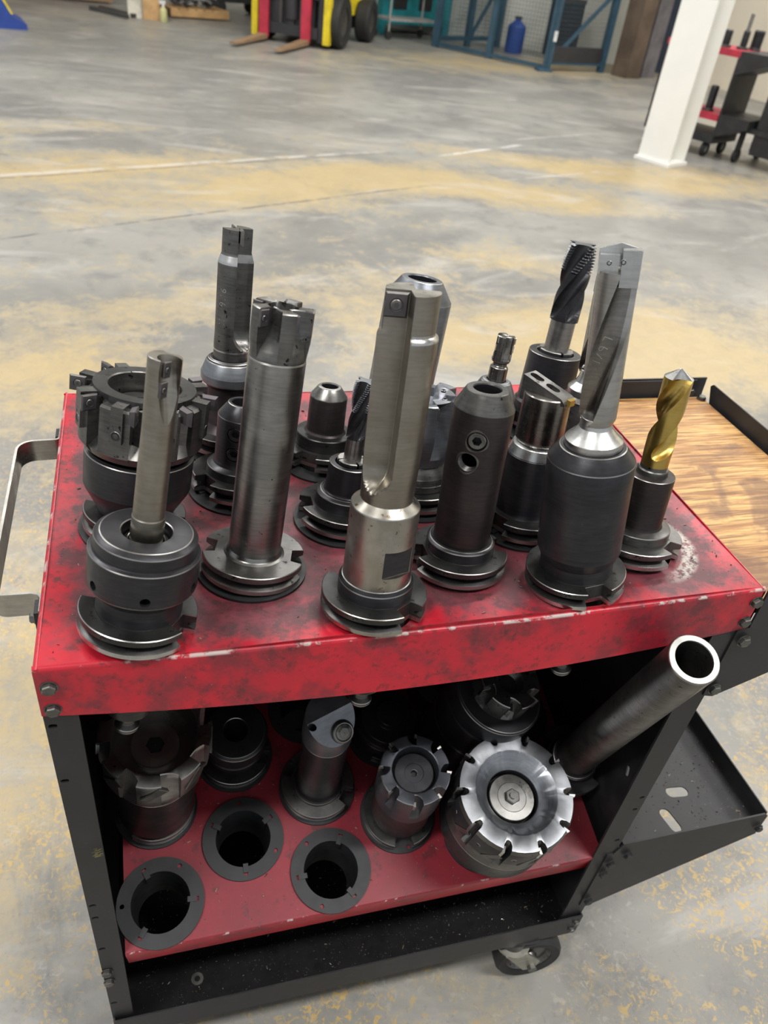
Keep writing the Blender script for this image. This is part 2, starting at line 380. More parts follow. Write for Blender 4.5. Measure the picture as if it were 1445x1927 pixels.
# the white steel column (an H section) with its grout pad
a = R(-62)
T = Matrix.Translation((4.37, 5.83, 0)) @ rz(a)
cb = B().box(-.15, .15, -.13, -.115, FZ, 4.4, 0, T).box(-.15, .15, .115, .13, FZ, 4.4, 0, T).box(-.008, .008, -.115, .115, FZ, 4.4, 0, T)
struct('trim_1', cb.box(-.17, .17, -.15, .15, FZ, FZ+.025, 0, T), ['white'])
T = Matrix.Translation((6.88, 10.98, 0)) @ rz(.35)
struct('trim_2', B().box(-.16, .12, -.14, .14, FZ, 4.4, 0, T), ['brownp'])
T = Matrix.Translation((7.22, 11.15, 0)) @ rz(.35)
M['steelcol'] = plain('dull_violet_grey_paint', (.19, .18, .20, 1), .45, .3, .4, 3)
struct('trim_3', B().box(-.14, .14, -.12, .12, FZ, 4.4, 0, T), ['steelcol'])
T = Matrix.Translation((7.78, 11.93, 0)) @ rz(atan2(-3.7, 5.5))
dd = B().box(-.05, .75, -.06, .0, FZ, 1.3, 0, T); struct('door_1', dd, ['navy'])

# ------------------------------------------------------------------ the cart
cart = empty('tool_cart', (.35, .226, FZ), 'red and black steel tool cart on casters, carrying the milling tools in the foreground', 'tool cart')
def onc(o, parent=None):
    """hang a part built in world coordinates on the cart"""
    o.parent = parent or cart
    if parent is None: o.location = Vector(o.location)-cart.location
    return o
def sag(x, y):
    """the upper plate is bowed downwards by the weight of the tools"""
    u = min(1, max(0, x/.7)); v = min(1, max(0, y/.452)); w_ = 4*u*(1-u)
    return -(.0065*w_+.016*sin(pi*v)*sqrt(w_))
def sag_normal(x, y):
    e = .002; return Vector((-(sag(x+e, y)-sag(x-e, y))/(2*e), -(sag(x, y+e)-sag(x, y-e))/(2*e), 1)).normalized()
TOPS = [  # seats of the upper tier: x, y, side lean, liner seen, hole radius
    (.0803, .0423, 8.8, 0, .0395), (.2908, .0424, 2.0, 0, .0385), (.5023, .0461, -5.2, 0, .039), (.1874, .1141, 6.0, 1, .041), (.3936, .0949, 1.5, 0, .041),
    (.5931, .0903, .3, 0, .0425), (.0786, .1896, 8.1, 1, .041), (.2946, .1902, 5.5, 1, .041), (.4911, .1551, 1.3, 1, .041), (.1875, .2572, 5.5, 1, .041),
    (.2954, .3102, 3.8, 1, .041), (.39, .225, .1, 1, .041), (.185, .345, 4.1, 1, .041), (.590, .230, -1.0, 1, .041), (.490, .290, 4.4, 1, .041),
    (.390, .345, 6.2, 1, .041), (.595, .350, 4.0, 1, .041)]
def holed_plate(x0, x1, y0, y1, holes, step=.014, zf=lambda x, y: 0, th=.002):
    from mathutils.geometry import delaunay_2d_cdt
    V = []; E = []
    def loop(pts):
        o = len(V); n = len(pts); V.extend(Vector(p) for p in pts); E.extend((o+i, o+(i+1) % n) for i in range(n))
    nx = int((x1-x0)/step); ny = int((y1-y0)/step)
    xs = [x0+(x1-x0)*i/nx for i in range(nx+1)]; ys = [y0+(y1-y0)*i/ny for i in range(ny+1)]
    loop([(x, y0) for x in xs]+[(x1, y) for y in ys[1:]]+[(x, y1) for x in xs[-2::-1]]+[(x0, y) for y in ys[-2:0:-1]])
    for (x, y, r) in holes: loop(circ(x, y, r, 48))
    for x in xs[1:-1]:
        for y in ys[1:-1]:
            if all((x-h[0])**2+(y-h[1])**2 > (h[2]+.003)**2 for h in holes): V.append(Vector((x, y)))
    vo, eo, fo, *_ = delaunay_2d_cdt(V, E, [], 0, 1e-5)
    b = B(); F = []
    for f in fo:
        c = sum((vo[i] for i in f), Vector((0, 0)))/len(f)
        if all((c.x-h[0])**2+(c.y-h[1])**2 > (h[2]*.998)**2 for h in holes): F.append(tuple(f))
    n = len(vo)
    b.add([(v.x, v.y, zf(v.x, v.y)) for v in vo], F)
    b.add([(v.x, v.y, zf(v.x, v.y)-th) for v in vo], [tuple(reversed(f)) for f in F])
    for (x, y, r) in holes:
        P = circ(x, y, r, 48); m = 48
        b.add([(p[0], p[1], zf(*p)) for p in P]+[(p[0], p[1], zf(*p)-th) for p in P], [(i, m+i, m+(i+1) % m, (i+1) % m) for i in range(m)])
    return b
# folded rims of the upper shelf, one mesh with the plate
def rim(b, p0, p1, outward, drop, r=.004, th=.002, zf=None, bulge=0, N=1):
    p0 = Vector((*p0, 0)); p1 = Vector((*p1, 0)); o = Vector((*outward, 0)); V = []; F = []
    for k in range(N+1):
        t_ = k/N; q = p0.lerp(p1, t_); w_ = 4*t_*(1-t_); z = zf(q.x, q.y) if zf else 0; dr = drop+bulge*w_; pts = []
        for i in range(7):
            t = pi/2*i/6; pts.append((r*sin(t)-r, r*cos(t)-r))
        pts += [(bulge*.5*w_, -dr), (bulge*.5*w_-th, -dr), (-th, -r), (-r, -th)]
        for (u, v) in pts: V.append(tuple(q+o*u+Vector((0, 0, z+v))))
    n = len(pts)
    for k in range(N): F += [(k*n+i, k*n+(i+1) % n, (k+1)*n+(i+1) % n, (k+1)*n+i) for i in range(n)]
    F += [tuple(range(n-1, -1, -1)), tuple(range(N*n, (N+1)*n))]
    b.add(V, F)
rb = holed_plate(.004, .696, .004, .448, [(x, y, r) for x, y, b_, r_, r in TOPS], zf=sag)
rim(rb, (0, 0), (.70, 0), (0, -1), .057, zf=sag, bulge=.012, N=28); rim(rb, (.70, 0), (.70, .452), (1, 0), .05); rim(rb, (.70, .452), (0, .452), (0, 1), .057, zf=sag, N=28); rim(rb, (0, .452), (0, 0), (-1, 0), .052)
top = onc(rb.obj('upper_shelf', ['red_top']), None)
def bolt(x, y, z, d, r=.0062, parent=None, name='bolt', mat='bolt', roll=0):
    b = B(); T = dirT((x, y, z), d, roll)
    lathe(b, [(0, .0003), (r*1.18, .0003), (r*1.18, .0012), (r, .0012)], 24, 0, 0, 0, T)
    b.cyl(r, .0008, .0042, 6, 0, T); b.cyl(r, .0042, .0052, 6, 0, T, r*.86)
    return onc(b.obj(name, [mat], None, 25, True))
for (x, z) in ((.0082, -.0223), (.0078, -.0494), (.692, -.0171), (.690, -.0452)): bolt(x+.002, 0, z, (0, -1, 0), roll=random.random())
# lower shelf, tipped 15 degrees towards the front
SH = Matrix.Translation((0, 0, -.504)) @ Matrix.Rotation(R(15), 4, 'X')
LOW = [(.073, .05), (.180, .108), (.287, .05), (.073, .166), (.287, .16), (.391, .105), (.5, .06), (.605, .105), (.5, .18), (.18, .222), (.395, .222), (.287, .275), (.5, .285), (.605, .222)]
rb = holed_plate(.03, .667, .003, .44, [(x, y, .042) for x, y in LOW], .03); rim(rb, (.03, 0), (.667, 0), (0, -1), .054, .003)
low = rb.obj('lower_shelf', ['red_low']); low.rotation_euler = (R(15), 0, 0); low.location = (0, 0, -.504); onc(low)
# plastic tool liners
def liner_parts(T, kids_of=None, depth=.075, ph=0, rin=.0345, up=0):
    holes = []
    for k in range(3):
        a = ph+2*pi*k/3
        holes.append(rect(.0425*cos(a), .0425*sin(a), .007, .0055, a)); a2 = a+R(62)
        if k != 1: holes.append(circ(.0455*cos(a2), .0455*sin(a2), .0028, 14))
    ring = sheet('tool_liner', circ(0, 0, .0525, 72), [circ(0, 0, rin+.001, 48)]+holes, .0032, ['plastic'])
    b = B(); me = ring.data; b.add([tuple(v.co+Vector((0, 0, .0034))) for v in me.vertices], [tuple(p.vertices) for p in me.polygons]); bpy.data.objects.remove(ring)
    lathe(b, [(.0505, .0034), (.0525, .0022), (.0525, .0002)], 72, 0, 0, 0)
    lathe(b, [(rin, -depth), (rin+.0018, -depth), (rin+.004, .0008), (rin+.004, .0032), (rin+.0022, .0034), (rin+.001, .0015), (rin-.003, -depth)], 48, 0, 0, 0)
    o = b.obj('tool_liner', ['plastic'], None, 30); o.matrix_world = T; onc(o)
    for k in range(3):
        a = ph+2*pi*k/3
        c = B().box(-.0065, .0045, -.0032, .0032, .0030, .0050).box(-.0065, -.005, -.0032, .0032, -.014, .0045)
        c = c.obj('clip', ['plastic'], o); c.location = (.0385*cos(a), .0385*sin(a), 0); c.rotation_euler = (0, 0, a)
    return o
for (x, y, b_, r_, hr) in TOPS:
    if r_: liner_parts(Matrix.Translation((x, y, sag(x, y))) @ Vector((0, 0, 1)).rotation_difference(sag_normal(x, y)).to_matrix().to_4x4(), depth=.038, ph=x*17+y*9)
for i, (x, y) in enumerate(LOW):
    liner_parts(SH @ Matrix.Translation((x, y, 0)), depth=.075, ph=[2.0, .5, 3.2][i] if i < 3 else x*13+y*7)
# posts (front pair with bolt holes), side panels, added panel closing the back against light
T_front = Matrix(((1, 0, 0, 0), (0, 0, 1, 0), (0, 1, 0, 0), (0, 0, 0, 1)))   # sheet XY -> world XZ, top face towards +y
def front_sheet(name, outer, holes, y, th=.003):
    T = Matrix(((1, 0, 0, 0), (0, 0, -1, y), (0, 1, 0, 0), (0, 0, 0, 1)))
    return onc(sheet(name, outer, holes, th, ['paint'], None, T))
front_sheet('post', [(0.0005, -.004), (.0285, -.004), (.0265, -.735), (.0015, -.735)],
            [slot(.0066, z, .0075, .0055) for z in (-.0722, -.1505, -.3784, -.4054, -.4787, -.6259)], .0005)
front_sheet('post', [(.662, -.004), (.6975, -.004), (.6805, -.735), (.6465, -.735)],
            [slot(.6815, -.3664, .0075, .0055), slot(.680, -.393, .0075, .0055), slot(.6775, -.4664, .0075, .0055)], .0005)
for (x, z) in ((.0066, -.5364), (.0068, -.5628)): bolt(x, .0003, z, (0, -1, 0), .0058)
back = [(0.0005, -.004), (.0285, -.004), (.0265, -.735), (.0015, -.735)]
front_sheet('post', back, [], .4485); front_sheet('post', [(.70-x, z) for x, z in back], [], .4485)
def side_sheet(name, outer, holes, x, th=.002, lean=0):
    T = Matrix(((0, 0, 1, x), (1, 0, 0, 0), (0, 1, 0, 0), (0, 0, 0, 1)))
    if lean: T = Matrix.Translation((x, 0, 0)) @ Matrix.Rotation(lean, 4, 'Y') @ Matrix.Translation((-x, 0, 0)) @ T
    return onc(sheet(name, outer, holes, th, ['paint'], None, T))
side_sheet('side_panel', [(.004, -.004), (.448, -.004), (.448, -.72), (.004, -.72)], [], .0035)
side_sheet('side_panel', [(.004, -.004), (.448, -.004), (.448, -.72), (.004, -.72)], [slot(.043, -.37, .016, .006, 1.3), slot(.40, -.37, .016, .006, 1.3)], .6965, .002, R(1.5))
side = None
bk = B().box(.02, .68, .444, .446, -.70, -.05).obj('light_blocking_panel', ['paint']); onc(bk)  # unseen sheet added to stop light entering from behind
# chip tray at the bottom
b = B(); b.box(.003, .6815, -.0055, -.0035, -.7185, -.668); b.box(.003, .6815, .446, .448, -.7165, -.668)
b.box(.002, .004, -.0035, .446, -.7185, -.668); b.box(.6795, .6815, -.0035, .446, -.7185, -.668)
M['tray'] = plain('shaded_black_tray', (.005, .005, .006, 1), .5, 0, .5, 30, .25)  # near-black colour stands in for the shade inside the tray
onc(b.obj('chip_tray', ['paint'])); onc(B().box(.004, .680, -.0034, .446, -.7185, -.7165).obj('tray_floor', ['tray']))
for (x, z) in ((.6729, -.6834), (.6705, -.7035)): bolt(x, -.0056, z, (0, -1, 0), .0045)
ring = B(); lathe(ring, [(.004, -.7163), (.0085, -.7163), (.0085, -.7145), (.004, -.7145), (.004, -.7163)], 24, 0)
o = ring.obj('washer', ['bolt']); o.location = (.11, .045, 0); onc(o)
# strap handle on the left
pts = []
def arc(cx, cy, r, a0, a1, n=8): return [(cx+r*cos(R(a0+(a1-a0)*i/n)), cy+r*sin(R(a0+(a1-a0)*i/n))) for i in range(n+1)]
pts = [(-.003, .400), (-.003, .388)]+arc(-.009, .382, .006, 0, -90, 5)[1:]+arc(-.030, .357, .018, 90, 180)+arc(-.034, .128, .014, 180, 270)+arc(-.010, .109, .005, 90, 0, 4)[0:0]+[(-.012, .1135), (-.006, .111), (-.003, .106), (-.003, .088)]
def strap(pts, z0, z1, th):
    b = B(); n = len(pts); V = []
    for i, p in enumerate(pts):
        a = Vector(pts[max(i-1, 0)]); c = Vector(pts[min(i+1, n-1)]); d = (c-a).normalized(); nn = Vector((-d.y, d.x))*th/2
        for s in (1, -1):
            for z in (z0, z1): V.append((p[0]+s*nn.x, p[1]+s*nn.y, z))
    F = []
    for i in range(n-1):
        q = i*4
        for (u, v) in ((0, 1), (1, 3), (3, 2), (2, 0)): F.append((q+u, q+v, q+4+v, q+4+u))
    F += [(0, 2, 3, 1), (4*n-4, 4*n-3, 4*n-1, 4*n-2)]
    return b.add(V, F)
h = strap(pts, -.047, -.020, .0028).obj('handle', ['handle'], None, 50, True); onc(h)
for y in (.393, .096):
    f = B().box(-.0085, -.004, y-.009, y+.009, -.054, -.0215).obj('handle_bracket', ['paint']); onc(f)
    bolt(-.0088, y, -.035, (-1, 0, 0), .005)
# side trays on the right: gusset front, gusset back, folded lips, floor
def side_tray(z, gus, wood):
    fl_ = sheet('side_tray', [(.70, .003), (.928, .003), (.928, .449), (.70, .449)],
                [] if wood else [slot(.8345, .0745, .036, .017, -.1), slot(.7975, .033, .040, .017, 1.75), slot(.8345, .38, .036, .017, .1), slot(.7975, .42, .04, .017, 1.4)], .002, ['paint'])
    b = B(); me = fl_.data; b.add([tuple(v.co+Vector((0, 0, z))) for v in me.vertices], [tuple(p.vertices) for p in me.polygons]); bpy.data.objects.remove(fl_)
    zt = z+.032
    if wood:   # lips with clipped, open corners at the back
        b.add([(.705, .451, z), (.905, .451, z), (.916, .451, zt-.005), (.911, .451, zt), (.705, .451, zt), (.705, .453, z), (.905, .453, z), (.916, .453, zt-.005), (.911, .453, zt), (.705, .453, zt)],
              [(0, 1, 2, 3, 4), (9, 8, 7, 6, 5), (0, 5, 6, 1), (1, 6, 7, 2), (2, 7, 8, 3), (3, 8, 9, 4), (4, 9, 5, 0)])
        b.add([(.929, .003, z), (.929, .428, z), (.929, .440, zt-.005), (.929, .435, zt), (.929, .003, zt), (.931, .003, z), (.931, .428, z), (.931, .440, zt-.005), (.931, .435, zt), (.931, .003, zt)],
              [(4, 3, 2, 1, 0), (5, 6, 7, 8, 9), (1, 6, 5, 0), (2, 7, 6, 1), (3, 8, 7, 2), (4, 9, 8, 3), (0, 5, 9, 4)])
    else:
        b.box(.703, .929, .449, .451, z-.002, zt); b.box(.929, .931, .001, .449, z-.002, zt); b.box(.70, .702, .003, .449, z, z+.012)
    o = onc(b.obj('side_tray', ['paint'], None, 30, True))
    for y in (-.0045, .4515): front_sheet('tray_bracket', gus, [], y+.003, .0025)
    return o
ut = side_tray(-.036, [(.689, -.163), (.689, -.058), (.703, -.056), (.703, -.002), (.930, -.002), (.932, -.060), (.703, -.167)], True)
lt = side_tray(-.506, [(.6815, -.500), (.6915, -.479), (.9255, -.474), (.932, -.480), (.932, -.527), (.681, -.646), (.669, -.640), (.672, -.50)], False)
# the plywood board lying in the upper tray belongs to the cart
wb = B().box(.704, .922, .006, .444, -.0355, -.029); wo = wb.obj('plywood_board', ['wood']); onc(wo)
for (x, z, y, r) in ((.700, -.0713, -.0045, .0068), (.6955, -.1485, -.0045, .0068), (.7044, -.5055, -.0045, .006), (.681, -.5197, -.0045, .006), (.6782, -.546, -.0045, .006), (.676, -.6211, -.0045, .006), (.9239, -.5033, -.0045, .0058)):
    bolt(x, y, z, (0, -1, 0), r, mat='paint' if z < -.5 else 'bolt', roll=x*9)
bolt(.905, .451, -.024, (0, -1, 0), .0062, roll=.3); bolt(.918, .436, -.0285, (0, 0, 1), .0062)
# casters
def caster(x, y, turn):
    fx, fy = 0, 0
    r = .055
    root = B(); T = Matrix.Translation((x, y, 0)) @ rz(turn)
    root.box(-.035, .035, -.018, .035, -.724, -.7190, 1, T); root.cyl(.020, -.742, -.724, 24, 1, T)
    for s in (1, -1):
        V = [(-.018, s*.024, -.742), (.018, s*.024, -.742), (.045, s*.024, FZ+r+.012), (.040, s*.024, FZ+r-.012), (.022, s*.024, FZ+r-.012)]
        V2 = [(p[0], p[1]-s*.003, p[2]) for p in V]; n = 5
        root.add(V+V2, [tuple(range(5)), tuple(range(9, 4, -1))]+[(i, 5+i, 5+(i+1) % 5, (i+1) % 5) for i in range(5)], 0, T)
    root.cyl(.028, -.744, -.740, 24, 0, T)
    o = onc(root.obj('caster', ['zinc', 'paint'], None, 30, True))
    wt = T @ Matrix.Translation((.033, 0, FZ+r)) @ Matrix.Rotation(R(90), 4, 'X')
    wl = B(); lathe(wl, [(.037, -.014), (.050, -.0165), (.0545, -.010), (.055, 0), (.0545, .010), (.050, .0165), (.037, .014), (.037, -.014)], 48, .0004, 0, 0, wt)
    wl.obj('tyre', ['rubber'], o)
    hb = B(); lathe(hb, [(0, -.016), (.012, -.016), (.014, -.010), (.032, -.006), (.0375, -.013), (.0375, .013), (.032, .006), (.014, .010), (.012, .016), (0, .016)], 40, 0, 0, 0, wt)
    hb.obj('hub', ['dark'], o)
    ax = B(); ax.cyl(.0075, -.031, .031, 6, 0, wt); ax.obj('axle', ['bolt'], o)
M['zinc'] = metal('zinc_plate', (.30, .29, .25, 1), (.42, .41, .36, 1), .45, .8)
for (x, y, t) in ((.588, .012, -.08), (.10, .065, .4), (.10, .39, .3), (.60, .39, .1)): caster(x, y, t)

rnd = random.Random(2); b = B()
for i in range(26):
    x0 = rnd.uniform(.0165, .024); z0 = -.262-rnd.random()*.018; l = rnd.uniform(.002, .0065)
    b.add([(x0, -.00262, z0), (min(x0+l, .0275), -.00262, z0+l*.3), (min(x0+l, .0275), -.00262, z0+l*.3+.0004), (x0, -.00262, z0+.0003)], [(0, 1, 2, 3)])
M['smear'] = plain('old_yellow_paint', (.35, .30, .08, 1), .6, 0, .5, 200)
o = onc(b.obj('paint_smear', ['smear'])); o['label'] = 'streaks of yellow paint rubbed on the left front post'
# ------------------------------------------------------------------ tool building blocks
NOTCH = R(15.2)
def holder(name, label, x, y, a, b, cat='tool holder', group=None, low=False):
    if low: p = SH @ Vector((x, y, 0)); a_ = -15
    else: p = Vector((x, y, sag(x, y))); a_ = a
    rot = (Matrix.Rotation(-R(a_), 4, 'X') @ Matrix.Rotation(R(b), 4, 'Y')).to_euler()
    return empty(name, p, label, cat, rot, group)
def flange(root, phi, mat='flange', edge='edge', r=.0490, z0=.003, z1=.022, knob=-.117, rin=.036):
    """drive flange with a gripper groove, two key slots, the taper and its pull stud"""
    A = []; w_ = NOTCH; N = 72
    def inn(a):
        for c in (phi, phi+pi):
            d = (a-c+pi) % (2*pi)-pi
            if abs(d) < w_-1e-6: return rin/cos(d)
        return None
    cols = []
    for i in range(N):
        a = 2*pi*i/N; cols.append((a % (2*pi), inn(a)))
    for c in (phi, phi+pi):
        for s in (-1, 1):
            a = (c+s*w_) % (2*pi); cols.append((a, None)); cols.append((a, rin/cos(w_)))
    # order: at slot walls the sequence must pass outside->inside or inside->outside
    base = sorted({round(c[0], 6) for c in cols}); seq = []
    for a in base:
        hit = None
        for c in (phi, phi+pi):
            for s in (-1, 1):
                if abs(((c+s*w_)-a+pi) % (2*pi)-pi) < 2e-6: hit = s
        if hit == -1: seq += [(a, None), (a, rin/cos(w_))]
        elif hit == 1: seq += [(a, rin/cos(w_)), (a, None)]
        else: seq.append((a, inn(a)))
    h = z1-z0; c = .0007
    P = [(.0345, z0), (r-c, z0), (r, z0+c), (r, z0+h*.25), (r-.0015, z0+h*.30), (r-.0072, z0+h*.42), (r-.0072, z0+h*.54), (r-.0015, z0+h*.66), (r, z0+h*.70), (r, z1-c), (r-c, z1), (.028, z1)]
    S = [0, 1, 1, 0, 0, 0, 0, 0, 0, 1, 0]
    def prof(i, a):
        lim = seq[i][1]
        return [(min(p[0], lim) if lim else p[0], p[1]) for p in P]
    b = B(); polar(b, [q[0] for q in seq], prof, S)
    f = b.obj('flange', [mat, edge], root, 30)
    t = B(); lathe(t, [(0, -.092), (.020, -.092), (.0345, -.0005), (.0345, z0+.001)], 48, .0006); t.obj('taper', ['flange', 'edge'], root)
    k = B(); lathe(k, [(0, knob-.002), (.0085, knob-.002), (.0115, knob+.002), (.0115, knob+.005), (.0075, knob+.009), (.0085, -.094), (.014, -.0935), (.014, -.089), (0, -.089)], 32, .0005)
    k.obj('pull_stud', ['dark', 'edge'], root)
    return f
def turn(root, name, pts, mat='oxide', edge='edge', n=72, ch=.0006):
    b = B(); lathe(b, pts, n, ch); return b.obj(name, [mat, edge], root, 30)
def hexr(a, R_): 
    t = ((a) % (pi/3))-pi/6; return R_*cos(pi/6)/cos(t)
def screw(root, loc, d, r, hexs=.5, name='screw', mat='bolt', depth=None, roll=0):
    b = B(); n = 48; depth = depth or r*.55; Q = []
    def prof(i, a):
        h = hexr(a, r*hexs)
        return [(0, -depth), (h, -depth), (h, 0), (r*.86, 0), (r, -.14*r), (r, -.8*r)]
    polar(b, [2*pi*i/n for i in range(n)], prof, [2, 2, 0, 1, 0]); 
    o = b.obj(name, [mat, 'edge', 'black'], None, 30); o.parent = root; o.matrix_local = dirT(loc, d, roll); return o
def insert(root, T, w_, h, t, mat='carbide', sr=None, name='insert'):
    """square indexable insert with bevelled rim and its clamping screw; +Z of T is the face"""
    b = B(); e = min(w_, h)*.08
    V = [(-w_/2+e, -h/2+e, t/2), (w_/2-e, -h/2+e, t/2), (w_/2-e, h/2-e, t/2), (-w_/2+e, h/2-e, t/2), (-w_/2, -h/2, t/2-e*.8), (w_/2, -h/2, t/2-e*.8), (w_/2, h/2, t/2-e*.8), (-w_/2, h/2, t/2-e*.8),
         (-w_/2+e*1.5, -h/2+e*1.5, -t/2), (w_/2-e*1.5, -h/2+e*1.5, -t/2), (w_/2-e*1.5, h/2-e*1.5, -t/2), (-w_/2+e*1.5, h/2-e*1.5, -t/2)]
    F = [(0, 1, 2, 3), (11, 10, 9, 8)]
    for i in range(4):
        k = (i+1) % 4; F += [(4+i, 4+k, k, i), (8+i, 8+k, 4+k, 4+i)]
    b.add(V, F, [0, 0, 1, 0, 1, 0, 1, 0, 1, 0]); o = b.obj(name, [mat, 'dark'], root, 20); o.matrix_local = T
    if sr:
        s = B(); n = 30
        polar(s, [2*pi*i/n for i in range(n)], lambda i, a: [(0, -sr*.4), (sr*(.42+.08*cos(6*a)), -sr*.4), (sr*(.42+.08*cos(6*a)), 0), (sr*.85, .0), (sr*.98, -sr*.12), (sr*1.15, .02*sr)], [2, 2, 0, 1, 2])
        q = s.obj('insert_screw', ['bolt', 'edge', 'black'], o, 30); q.location = (0, 0, t/2+.0003)
    return o
def frameT(loc, x_, y_, z_):
    m = Matrix.Identity(4)
    for i, v in enumerate((x_, y_, z_)):
        v = Vector(v).normalized()
        for j in range(3): m[j][i] = v[j]
    m.translation = Vector(loc); return m
def tang_insert(root, ang, r, z, w_, h, t, mat='carbide', sr=None, sgn=1, tilt=0, name='insert'):
    """insert whose face looks along the tangent at angle ang, outer edge at radius r"""
    er = Vector((cos(ang), sin(ang), 0)); et = Vector((-sin(ang), cos(ang), 0))*sgn
    x_ = er; z_ = et; y_ = z_.cross(x_)
    T = frameT(er*(r-w_/2)+et*t*.35+Vector((0, 0, z)), x_, y_, z_)
    if tilt: T = T @ Matrix.Rotation(tilt, 4, 'X')
    return insert(root, T, w_, h, t, mat, sr, name)
def face_insert(root, pos, face, out, w_, h, t, mat='carbide', sr=None, name='insert'):
    z_ = Vector(face).normalized(); x_ = Vector(out); x_ = (x_-z_*x_.dot(z_)).normalized(); y_ = z_.cross(x_)
    return insert(root, frameT(pos, x_, y_, z_), w_, h, t, mat, sr, name)
def gullets(n, z0, z1, r, rin, frac, scoop=.6, top=None, bore=None, depth=.02, ph=0, sgn=1, steps=6, rb=None, slant=0, topin=None):
    """cutter crown: n gullets opening upwards; returns builder. materials 0 body 1 edge 2 gullet"""
    b = B(); cols = []; per = 2*pi/n; wg = per*frac
    for k in range(n):
        a0 = ph+k*per; m = 5
        for i in range(m+1): cols.append((a0+wg*i/m, 1, i/m))
        m2 = 6
        for i in range(m2+1): cols.append((a0+wg+(per-wg)*i/m2, 0, i/m2))
    NZ = steps
    def prof(i, a):
        _, gl, t = cols[i]; out = [((rb or r)-.0015, z0), (r if not rb else rb, z0+.0015)]
        for j in range(NZ+1):
            u = j/NZ; z = z0+.003+(z1-.001-z0-.003)*u
            rr = r if not rb else rb+(r-rb)*min(1, u*2.5)
            if gl:
                tt = t if sgn > 0 else 1-t
                d = max(0, (u-(1-scoop)*1-.0)/scoop); s = sqrt(max(0, 1-(1-d)**2)) if d > 0 else 0
                rr = rr+(rin-rr)*s*(1-.55*tt**3)
            out.append((rr, z))
        rt = out[-1][0]
        out.append((min(rt, r)-.001, z1)); q = topin or bore or .001
        out.append((max(min(q+.002, rt-.0015), .0005), z1)); out.append((q, z1-.001 if not bore else z1-.0008))
        if bore: out += [(bore, z1-depth), (.0006, z1-depth)]
        return out
    ang = [(c[0]+slant*0) for c in cols]
    m = len(prof(0, 0)); S = [1]+[0]*(NZ+1)+[1]+[0]*(m-NZ-4)
    S[m-2] = 0
    polar(b, ang, prof, S); return b
def two_flute(Rr, d, rc, ph, twist, z0, z1, run=.12, n=2, top=1.0):
    def sec(a, z, t):
        al = ph+twist*t; blend = min(1, max(0, t/run)); rcc = rc*sqrt(max(0, 1-(1-blend)**2)) if blend < 1 else rc
        r = Rr
        for k in range(n):
            dl = (a-al-2*pi*k/n+pi) % (2*pi)-pi; s = d*sin(dl)
            if abs(s) < rcc and cos(dl) > 0:
                q = d*cos(dl)-sqrt(rcc*rcc-s*s); r = min(r, max(q, .0012))
        return r
    return sec
def wedge(Rr, e, ph, n, run_lo, zlo, half=pi/4, twist=0):
    def sec(a, z, t):
        r = Rr; k_ = min(1, max(0, (z-zlo)/run_lo)); ee = e+(Rr-e)*(1-sqrt(max(0, 1-(1-k_)**2))) if k_ < 1 else e
        for k in range(n):
            dl = (a-ph-twist*t-2*pi*k/n+pi) % (2*pi)-pi
            if abs(dl) < half: r = min(r, ee/max(1e-4, sin(half-abs(dl))))
        return r
    return sec

# ------------------------------------------------------------------ upper tier, front row
# 1 milling chuck with an indexable drill
x, y = .0803, .0423; F = facing(x, y)
t = holder('milling_chuck', 'black ringed milling chuck with a slim insert drill, front left corner of the red shelf', x, y, 7, 8.8, group=None)
flange(t, R(-31), edge='bright'); turn(t, 'neck', [(.034, .021), (.0355, .0225), (.0355, .042), (.030, .044)], 'oxide')
n_ = turn(t, 'clamp_nut', [(.030, .040), (.0365, .0405), (.0445, .0500), (.0449, .052), (.0449, .081), (.0415, .0825), (.0412, .094), (.0365, .0975), (.0205, .0975), (.0195, .094), (.0195, .072), (.0005, .072)], 'oxide')
cb = B()
for k in range(6):
    a_ = F+R(-2)+k*pi/3; cb.cyl(.0042, .034, .050, 20, 0, dirT((0, 0, .0575), (cos(a_), sin(a_), 0)))
cut(n_, cb)
o = turn(t, 'collet', [(.0185, .072), (.0185, .088), (.0145, .090), (.0133, .084)], 'dark')
d_ = B(); lathe(d_, [(.0005, .073), (.0132, .073), (.0132, .111), (.0126, .112), (.0124, .150, 0), (.0120, .19), (.0124, .217), (.0126, .2445), (.0005, .2450)], 64, .0004)
d_ = d_.obj('drill_body', ['warm', 'bright'], t)
cb = B(); fx, fy = cos(F+R(22)), sin(F+R(22))
T_ = dirT((fx*.0222, fy*.0222, .192), (fx*-.30, fy*-.30, 1)); cb.cyl(.0088, 0, .08, 32, 0, T_)
fx2, fy2 = cos(F+R(150)), sin(F+R(150)); cb.cyl(.0065, 0, .06, 20, 0, dirT((fx2*.0135, fy2*.0135, .205), (0, 0, 1)))
cut(d_, cb)
er = Vector((cos(F-R(24)), sin(F-R(24)), 0)); ff = Vector((cos(F+R(44)), sin(F+R(44)), 0))
for (z, dr, w_) in ((.2370, .0050, .0075), (.2225, .0085, .0080)):
    face_insert(t, er*dr+ff*.0036+Vector((0, 0, z)), ff, er, w_, .0125, .0032, 'carbide', .0022)
